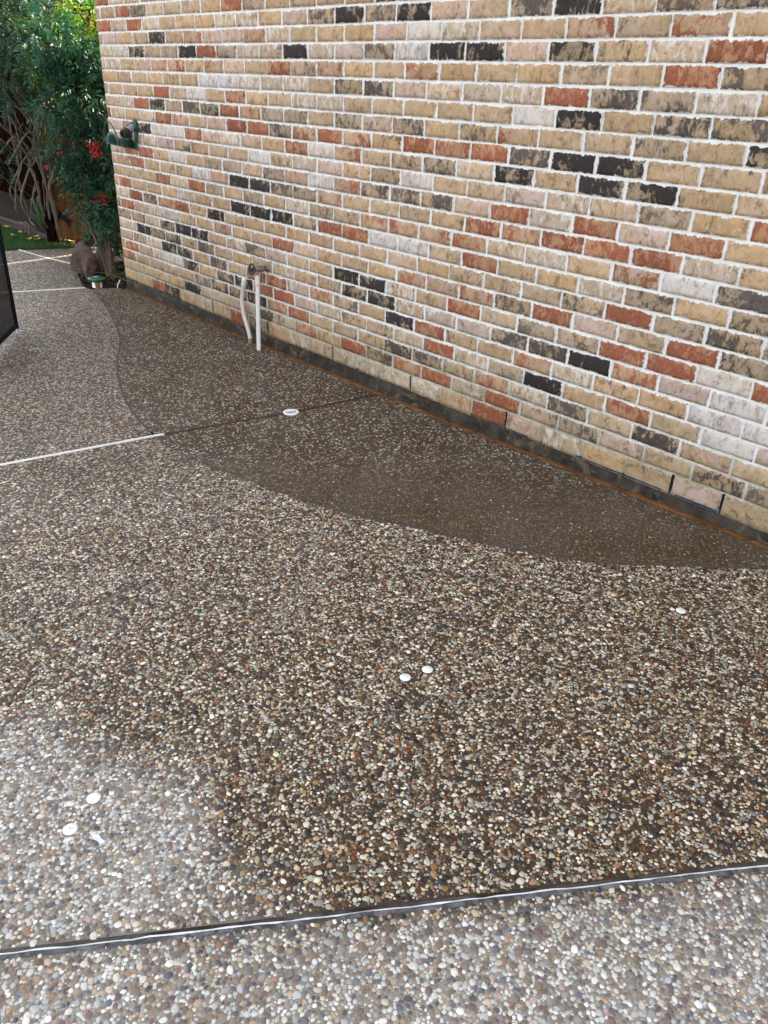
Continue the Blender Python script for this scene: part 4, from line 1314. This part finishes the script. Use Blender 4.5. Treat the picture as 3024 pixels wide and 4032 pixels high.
SHRUB = [(-6.620, 0.220, 1.575, 0.110), (-6.720, 0.042, 1.620, 0.160), (-6.50, .20, 1.16, .09), (-6.50, .12, 1.05, .10), (-6.48, .19, .85, .09), (-6.5, .20, 1.36, .10), (-6.5, .06, .55, .09), (-6.48, .10, .43, .07), (-6.48, .085, .36, .06), (-6.55, .02, .60, .10), (-6.5, .13, .72, .09), (-6.820, -0.025, 1.537, 0.160), (-6.670, 0.253, 1.519, 0.150), (-6.770, -0.086, 1.714, 0.200), (-6.620, 0.060, 1.358, 0.150), (-6.720, 0.231, 1.197, 0.120), (-6.820, 0.028, 1.175, 0.130), (-6.670, 0.108, 0.885, 0.150), (-6.770, 0.226, 0.699, 0.120), (-6.620, 0.019, 0.688, 0.130), (-6.720, 0.130, 0.459, 0.100), (-6.820, 0.187, 0.238, 0.070), (-6.670, -0.109, 0.939, 0.090), (-6.770, 0.035, 0.996, 0.120), (-6.620, -0.183, 1.276, 0.120), (-6.720, 0.308, 1.393, 0.120), (-6.820, 0.157, 1.544, 0.180), (-6.670, 0.250, 0.933, 0.080), (-6.770, 0.232, 0.538, 0.080), (-6.620, -0.018, 0.825, 0.120)]
BRIGHT = [(-7.300, 0.489, 1.851, 0.200), (-7.300, 0.576, 1.758, 0.150), (-7.300, 0.377, 1.876, 0.160), (-7.300, 0.634, 1.894, 0.140), (-7.300, 0.473, 1.736, 0.140)]
HEDGE = [(-7.700, 0.032, 1.796, 0.300), (-7.700, 0.156, 1.638, 0.240), (-7.700, 0.225, 1.470, 0.200), (-7.700, -0.050, 1.544, 0.200), (-7.700, 0.169, 1.935, 0.300), (-7.700, 0.357, 1.916, 0.250), (-7.700, 0.410, 1.753, 0.200), (-7.700, -0.140, 1.356, 0.140), (-7.700, -0.186, 0.791, 0.100), (-7.700, 0.182, 1.329, 0.140), (-7.700, 0.157, 0.932, 0.100)]
CANES = [
  [(-6.450,0.035,0.02), (-6.517,0.029,0.204), (-6.583,0.024,0.430), (-6.650,-0.004,0.703), (-6.717,-0.019,1.033), (-6.783,-0.033,1.351), (-6.850,-0.033,1.628)],
  [(-6.450,0.043,0.02), (-6.530,0.066,0.254), (-6.610,0.094,0.564), (-6.690,0.114,0.866), (-6.770,0.102,1.194), (-6.850,0.045,1.446)],
  [(-6.450,0.052,0.02), (-6.517,0.090,0.362), (-6.583,0.119,0.635), (-6.650,0.152,0.936), (-6.717,0.196,1.230), (-6.783,0.214,1.484), (-6.850,0.239,1.765)],
  [(-6.450,0.069,0.02), (-6.517,0.126,0.214), (-6.583,0.173,0.419), (-6.650,0.228,0.693), (-6.717,0.273,1.031), (-6.783,0.316,1.294), (-6.850,0.349,1.615)],
  [(-6.450,0.018,0.02), (-6.583,0.024,0.231), (-6.717,0.023,0.412), (-6.850,0.028,0.449)],
  [(-6.450,0.027,0.02), (-6.550,-0.020,0.366), (-6.650,-0.070,0.637), (-6.750,-0.081,0.899), (-6.850,-0.075,1.189)],
  [(-6.450,0.062,0.02), (-6.550,0.115,0.191), (-6.650,0.170,0.374), (-6.750,0.220,0.577), (-6.850,0.244,0.708)],
]
VINES = [
  [(-8.590,0.194,0.03), (-8.527,0.259,0.376), (-8.465,0.440,0.795), (-8.402,0.331,1.081), (-8.340,0.076,1.418)],
  [(-8.230,0.335,0.03), (-8.180,0.275,0.373), (-8.130,0.344,0.703), (-8.080,0.306,1.021), (-8.030,0.104,1.300), (-7.980,-0.059,1.368)],
  [(-8.470,0.351,0.03), (-8.420,0.457,0.507), (-8.370,0.502,0.801), (-8.320,0.562,1.086), (-8.270,0.526,1.320), (-8.220,0.422,1.542)],
  [(-8.210,0.352,0.03), (-8.047,0.264,0.471), (-7.985,0.307,0.676), (-7.922,0.400,0.991), (-7.860,0.366,1.182)],
  [(-8.450,0.352,0.03), (-8.300,0.083,0.369), (-8.250,0.150,0.617), (-8.200,0.273,0.818), (-8.150,0.201,1.131), (-8.100,-0.037,1.259)],
  [(-8.690,0.346,0.03), (-8.507,0.127,0.386), (-8.423,0.033,0.565), (-8.340,-0.072,0.617)],
  [(-8.230,0.356,0.03), (-8.168,0.299,0.331), (-8.105,0.407,0.374), (-8.043,0.445,0.442), (-7.980,0.448,0.551)],
  [(-8.250,0.415,0.20), (-8.200,0.434,0.337), (-8.120,0.452,0.484)],
  [(-8.310,0.342,0.03), (-8.047,0.087,0.398), (-7.985,0.132,0.603), (-7.922,0.032,0.767), (-7.860,-0.176,0.962)],
  [(-8.350,0.342,0.03), (-8.287,0.256,0.319), (-8.225,0.337,0.531), (-8.162,0.159,0.862), (-8.100,-0.074,1.057)],
  [(-8.690,0.350,0.03), (-8.527,0.160,0.424), (-8.465,0.162,0.720), (-8.402,0.113,1.003), (-8.340,0.110,1.383)],
  [(-8.330,0.346,0.03), (-8.168,0.244,0.459), (-8.105,0.310,0.746), (-8.043,0.343,1.023), (-7.980,0.312,1.324)],
  [(-8.470,0.348,0.03), (-8.420,0.346,0.384), (-8.370,0.310,0.642), (-8.320,0.351,0.928), (-8.270,0.350,1.241), (-8.220,0.285,1.464)],
  [(-8.510,0.354,0.03), (-8.060,-0.065,0.324), (-8.010,-0.053,0.569), (-7.960,0.018,0.841), (-7.910,-0.015,1.104), (-7.860,-0.136,1.177)],
  [(-8.350,0.363,0.03), (-8.300,0.316,0.441), (-8.250,0.430,0.771), (-8.200,0.420,1.052), (-8.150,0.262,1.244), (-8.100,0.065,1.387)],
  [(-8.690,0.365,0.03), (-8.540,0.072,0.427), (-8.490,0.157,0.636), (-8.440,0.304,0.840), (-8.390,0.439,1.082), (-8.340,0.525,1.357)],
  [(-8.400,0.360,0.03), (-8.168,0.194,0.420), (-8.105,0.147,0.671), (-8.043,0.026,0.948), (-7.980,-0.156,0.842)],
  [(-8.470,0.376,0.03), (-8.407,0.425,0.509), (-8.345,0.403,0.805), (-8.282,0.223,0.970), (-8.220,-0.020,1.126)],
]
G_DARK = [(.011, .060, .040), (.015, .072, .043), (.021, .082, .040), (.010, .046, .034), (.026, .086, .045), (.050, .095, .028)]
G_BLUE = [(.013, .055, .045), (.018, .068, .052), (.022, .064, .042), (.014, .048, .038), (.055, .085, .026)]
G_LIGHT = [(.09, .20, .022), (.12, .23, .025), (.15, .22, .022), (.18, .20, .028), (.06, .15, .028)]
G_YELLOW = [(.09, .10, .020), (.11, .11, .020), (.05, .075, .018), (.03, .06, .018), (.14, .12, .022), (.17, .10, .03), (.025, .05, .018)]
M_LEAF = leaf_mat('shrub_leaf', None, .22, .45)
M_LEAF2 = leaf_mat('sunlit_leaf', None, .55, .5)

nd = empty('berry_shrub', (-6.45, .05, .0), 'evergreen shrub with hanging leaflets and red berries at the wall corner', 'shrub')
for i, c in enumerate(CANES):
    pts = smooth_path(c, 4)
    pts = [p_ + Vector((.012 * noise.noise(p_ * 9 + Vector((i, 0, 0))), .012 * noise.noise(p_ * 9 + Vector((0, i, 5))), 0)) for p_ in pts]
    r0 = .016 - .001 * i
    MB().tube(pts, [r0 * (1 - .6 * k / len(pts)) for k in range(len(pts))], 8).build('cane', M_CANE, nd)
lo = sprays(SHRUB, 64, 31, .052, .020, G_DARK, 4, .11, .45)
fo = leaves_mesh('foliage', lo, M_LEAF, nd); fo['kind'] = 'stuff'
def berries(c, r, n, seed, drop=1.5):
    rr = random.Random(seed)
    m = MB(); st = MB()
    top = Vector(c) + Vector((0, 0, r * 1.6))
    for i in range(n):
        t = rr.random()
        p_ = Vector(c) + Vector((rr.gauss(0, r * .52), rr.gauss(0, r * .52), rr.uniform(-1, 1) * r * drop * (1 - .3 * t)))
        k = rr.uniform(.0055, .0075)
        m.lathe([(k * math.sin(q * math.pi / 5) + 1e-6, -k * math.cos(q * math.pi / 5)) for q in range(6)], p_, (rr.uniform(-1, 1), rr.uniform(-1, 1), 1), 7)
        if i % 4 == 0: st.tube([top, (top + p_) / 2 + Vector((0, 0, .01)), p_], .0012, 4, caps=False)
    b_ = m.build('berry_cluster', M_BERRY, nd)
    st.build('berry_stalk', M_CANE, b_)
berries((-6.455, .05, .972), .050, 110, 1, 1.1)
berries((-6.455, .045, .612), .042, 90, 2, 1.15)
berries((-6.70, -.247, .831), .014, 10, 3)
berries((-6.95, .10, 1.50), .020, 14, 4)
berries((-6.66, -.16, .93), .012, 6, 5)

hd = empty('blue_green_bush', (-8.35, .40, .02), 'dense blue-green bush of fine leaves arching over the bare vine', 'bush')
for i in range(5):
    a = HEDGE[i * 2]
    pts = smooth_path([(-8.42 + .05 * i, .40, .02), (-8.30 + .06 * i, .36 - .03 * i, .5), (-8.0, .24 - .02 * i, 1.0), (a[0], a[1], a[2])], 5)
    MB().tube(pts, [.014 * (1 - .5 * k / len(pts)) for k in range(len(pts))], 7).build('stem', M_BARK, hd)
fo = leaves_mesh('foliage', sprays(HEDGE, 42, 41, .042, .013, G_BLUE, 5, .12, .4), M_LEAF, hd); fo['kind'] = 'stuff'

br = empty('light_green_tree', (-7.15, 1.05, 0), 'light yellow-green young tree, leaves glowing in the sun beside the brick corner', 'tree')
for i, (tx, ty, tz) in enumerate([(-7.3, .49, 1.85), (-7.3, .62, 1.80), (-7.28, .40, 1.95), (-7.2, .75, 2.1)]):
    pts = smooth_path([(-7.15, 1.05, -.02), (-7.16, 1.0 - .05 * i, .7), (-7.22, .85 - .05 * i, 1.3), (tx, ty, tz)], 5)
    MB().tube(pts, [.022 * (1 - .6 * k / len(pts)) for k in range(len(pts))], 8).build('branch' if i else 'trunk', M_CANE, br)
fo = leaves_mesh('foliage', sprays(BRIGHT, 34, 51, .075, .030, G_LIGHT, 2, .08, .35), M_LEAF2, br); fo['kind'] = 'stuff'

cv = empty('climbing_vine', (-8.45, .35, .03), 'tangle of bare grey climbing vine stems over the dark fence', 'vine')
for i, c in enumerate(VINES):
    pts = smooth_path(c, 6)
    pts = [p_ + Vector((.03 * noise.noise(p_ * 5 + Vector((i * 3, 0, 0))), .03 * noise.noise(p_ * 5 + Vector((0, i * 3, 5))), .02 * noise.noise(p_ * 6 + Vector((0, 9, i))))) * min(1, k / 4) for k, p_ in enumerate(pts)]
    r0 = random.choice((.010, .013, .016, .019, .008))
    MB().tube(pts, [r0 * (1 - .5 * k / len(pts)) for k in range(len(pts))], 8).build('stem', M_BARK, cv)
m = MB()
rr = random.Random(8)
for i in range(110):
    x, y = rr.uniform(-8.75, -7.95), rr.uniform(.36, .85)
    if x > -8.2: y = rr.uniform(.0, .28)
    z = rr.uniform(.05, 1.3) if x < -8.2 else rr.uniform(.5, 1.35)
    p0 = Vector((x, y, z)); d_ = Vector((rr.uniform(-.4, .4), rr.uniform(-.5, .2), rr.uniform(.3, 1))).normalized()
    L = rr.uniform(.15, .45)
    m.tube([p0, p0 + d_ * L * .5 + Vector((rr.uniform(-.03, .03), rr.uniform(-.03, .03), 0)), p0 + d_ * L + Vector((0, 0, -.04))], [.004, .003, .0015], 5, caps=False)
tw = m.build('twigs', M_BARK, cv); tw['kind'] = 'stuff'

def big_tree(name, label, base, crown, seed, pal, per, mat, hgt):
    rr = random.Random(seed)
    t_ = empty(name, base, label, 'tree', 'trees beyond the fence')
    B_ = Vector(base)
    pts = smooth_path([B_ + Vector((0, 0, -.1)), B_ + Vector((.1, .05, hgt * .35)), B_ + Vector((-.05, .1, hgt * .7)), B_ + Vector((.05, 0, hgt))], 5)
    MB().tube(pts, [.12 * (1 - .65 * k / len(pts)) for k in range(len(pts))], 10).build('trunk', M_TRUNK, t_)
    cl = []
    for i in range(crown[3]):
        u = Vector((rr.gauss(0, 1), rr.gauss(0, 1), rr.gauss(0, .8))).normalized() * rr.uniform(.35, 1)
        c = Vector((B_.x + crown[0] * u.x, B_.y + crown[1] * u.y, hgt + crown[2] * u.z))
        cl.append((c.x, c.y, c.z, rr.uniform(.22, .42)))
        if i % 4 == 0:
            MB().tube(smooth_path([pts[-1 - (i % 6)], (pts[-1] + c) / 2 + Vector((0, 0, -.1)), c], 3), [.03, .028, .025, .02, .015, .012, .008][:7], 6).build('limb', M_TRUNK, t_)
    f_ = leaves_mesh('foliage', sprays(cl, per, seed, .085, .036, pal, 3, .14, .3), mat, t_); f_['kind'] = 'stuff'
big_tree('broad_tree', 'yellowing broadleaf tree rising beyond the gate, backlit by the sun', (-9.9, 2.7, 0), (1.7, 1.0, 1.1, 90), 61, G_YELLOW, 26, M_LEAF2, 2.5)
big_tree('broad_tree', 'dark olive tree beyond the board fence, over the vine tangle', (-10.6, 1.9, 0), (1.5, .8, 1.3, 80), 62, G_YELLOW, 24, M_LEAF2, 2.6)
big_tree('broad_tree', 'tall shady tree in the far back behind the other crowns', (-12.2, 3.6, 0), (3.0, 1.5, 2.2, 120), 63, G_DARK, 40, M_LEAF2, 3.4)

# strap-leaved plant in the bed
st_ = empty('strap_leaf_plant', (-8.72, .42, .03), 'strap-leaved green plant arching out of the bed by the vine', 'plant')
rr = random.Random(4)
M_STRAP = simple_mat('strap_leaf', (.045, .13, .05), 0.45, 0, 0.4, 0.3, 20)
M_STRAP2 = simple_mat('strap_leaf_light', (.11, .20, .05), 0.45, 0, 0.4, 0.3, 20)
for i in range(22):
    a = rr.uniform(0, 6.28); L = rr.uniform(.22, .46); h = rr.uniform(.10, .36)
    c = Vector((-8.72 + rr.uniform(-.05, .05), .42 + rr.uniform(-.05, .05), .02))
    vs, fs = [], []
    dx, dy = math.cos(a), math.sin(a)
    for k in range(8):
        t = k / 7
        p_ = c + Vector((dx * L * t * .8, dy * L * t * .8, h * (math.sin(t * 2.3) * 1.2)))
        w = .013 * (1 - t ** 2.5) + .0008
        vs += [p_ + Vector((-dy * w, dx * w, .004)), p_ + Vector((0, 0, -.002)), p_ + Vector((dy * w, -dx * w, .004))]
    for k in range(7):
        fs += [(3 * k, 3 * k + 1, 3 * k + 4, 3 * k + 3), (3 * k + 1, 3 * k + 2, 3 * k + 5, 3 * k + 4)]
    mesh_obj('leaf', vs, fs, M_STRAP2 if i % 4 == 0 else M_STRAP, st_, smooth=True)

# grass of the lawn strip
def grass():
    rr = np.random.default_rng(2)
    N = 26000
    x = rr.uniform(-10.2, -7.9, N); y = rr.uniform(-.9, .45, N)
    ok = in_poly(x, y, LAWN); x, y = x[ok], y[ok]; N = len(x)
    B = np.stack([x, y, np.full(N, .003)], 1)
    D = norm(np.stack([rr.normal(0, .45, N), rr.normal(0, .45, N), np.ones(N)], 1))
    Sd = norm(np.cross(D, rr.normal(size=(N, 3))))
    pal = np.array([(.03, .10, .02), (.04, .13, .025), (.02, .07, .018), (.07, .11, .03)])
    C = pal[rr.integers(0, 4, N)] * rr.uniform(.7, 1.2, N)[:, None]
    o = leaves_mesh('grass', (B, D, Sd, rr.uniform(.018, .034, N), np.full(N, .004), C), M_LEAF, None)
    tag(o, 'short dark green grass of the small lawn strip', 'grass', kind='stuff')
grass()
def gravel():
    rr = random.Random(12)
    m = MB()
    for i in range(260):
        x, y = rr.uniform(-9.4, -8.3), rr.uniform(.34, .62)
        k = rr.uniform(.006, .016)
        m.lathe([(1e-5, -k * .5), (k, -k * .1), (k * .7, k * .5), (1e-5, k * .6)], (x, y, .034), (rr.uniform(-.3, .3), rr.uniform(-.3, .3), 1), 6)
    o = m.build('gravel', M_GRAVEL)
    tag(o, 'pale gravel scattered over the soil behind the edging timber', 'gravel', kind='stuff')
gravel()
def litter():
    rr = random.Random(15)
    m = MB()
    for i in range(420):
        x, y = rr.uniform(-7.0, -6.12), rr.uniform(-.2, .85)
        if not in_poly(np.array([x]), np.array([y]), [(-6.235, -.225), (-6.78, -.06), (-7.03, .04), (-7.03, .9), (-6.1, .9), (-6.1, 0)])[0]: continue
        z = .02 + rr.uniform(0, .03); a = rr.uniform(0, 6.28); L = rr.uniform(.012, .035); w = L * rr.uniform(.2, .45)
        dx, dy = math.cos(a), math.sin(a)
        e = rr.uniform(-.01, .012)
        m.add([(x - dx * L, y - dy * L, z), (x - dy * w, y + dx * w, z + e), (x + dx * L, y + dy * L, z + e * .6), (x + dy * w, y - dx * w, z + .004)], [(0, 1, 2), (0, 2, 3)])
    o = m.build('leaf_litter', simple_mat('leaf_litter', (.10, .07, .035), .85, 0, .2, .6, 25, .4, dirt=((.22, .17, .06), 9, .62)))
    tag(o, 'brown leaf litter and bark bits on the bed soil under the canes', 'leaf litter', kind='stuff')
    m = MB()
    for i in range(14):
        a = rr.uniform(0, 6.28); x, y = rr.uniform(-6.7, -6.2), rr.uniform(-.12, .3); L = rr.uniform(.08, .2)
        dx, dy = math.cos(a) * L, math.sin(a) * L
        m.tube(smooth_path([(x - dx, y - dy, .035), (x, y, .07), (x + dx, y + dy, .045)], 4), .0025, 5)
    q = m.build('dry_twigs', M_BARK)
    tag(q, 'thin dry twigs tangled over the bed soil among the litter', 'twigs', kind='stuff')
litter()
def ground_cover():
    lv = sprays([(-6.60, -.175, .03, .045), (-6.50, -.205, .02, .035), (-6.28, .10, .05, .06), (-6.40, .14, .08, .07)], 40, 77, .026, .015, [(.05, .12, .03), (.08, .14, .03), (.16, .15, .04)], 2, .03, .3, 0.0)
    o = leaves_mesh('ground_cover', lv, M_LEAF, None)
    tag(o, 'small green weeds at the rock foot along the bed edge', 'weeds', kind='stuff')
ground_cover()

# fallen leaves on lawn and timber
FL = [(-8.75, .17, 'yellow fallen leaf on the lawn close to the edging timber'), (-8.45, .20, 'curled yellow leaf lying on the grass beside the gate-end timber'), (-8.62, .05, 'broad yellow leaf on the middle of the grass'),
      (-8.30, .16, 'greenish yellow leaf on the grass tip by the gate'), (-9.15, .18, 'pale yellow leaf on the grass near the navy mesh'), (-8.35, .10, 'folded yellow leaf near the grass edge'), (-8.05, .40, 'pale dry leaf at the foot of the gate'), (-7.93, .36, 'small pale leaf on the sunlit slab by the gate')]
for i, (x, y, lb) in enumerate(FL):
    a = i * 1.7
    L, w = .045, .022
    dx, dy = math.cos(a), math.sin(a)
    vs = []
    for k in range(6):
        t = k / 5 * 2 - 1
        ww = w * (1 - t * t) + .001
        zc = .032 + .012 * (t * t)
        vs += [(x + dx * L * t - dy * ww, y + dy * L * t + dx * ww, zc + .010), (x + dx * L * t, y + dy * L * t, zc), (x + dx * L * t + dy * ww, y + dy * L * t - dx * ww, zc + .008)]
    fs = []
    for k in range(5): fs += [(3 * k, 3 * k + 1, 3 * k + 4, 3 * k + 3), (3 * k + 1, 3 * k + 2, 3 * k + 5, 3 * k + 4)]
    tag(mesh_obj('fallen_leaf', vs, fs, M_LEAFY, smooth=True), lb, 'leaf', 'fallen leaves by the lawn')
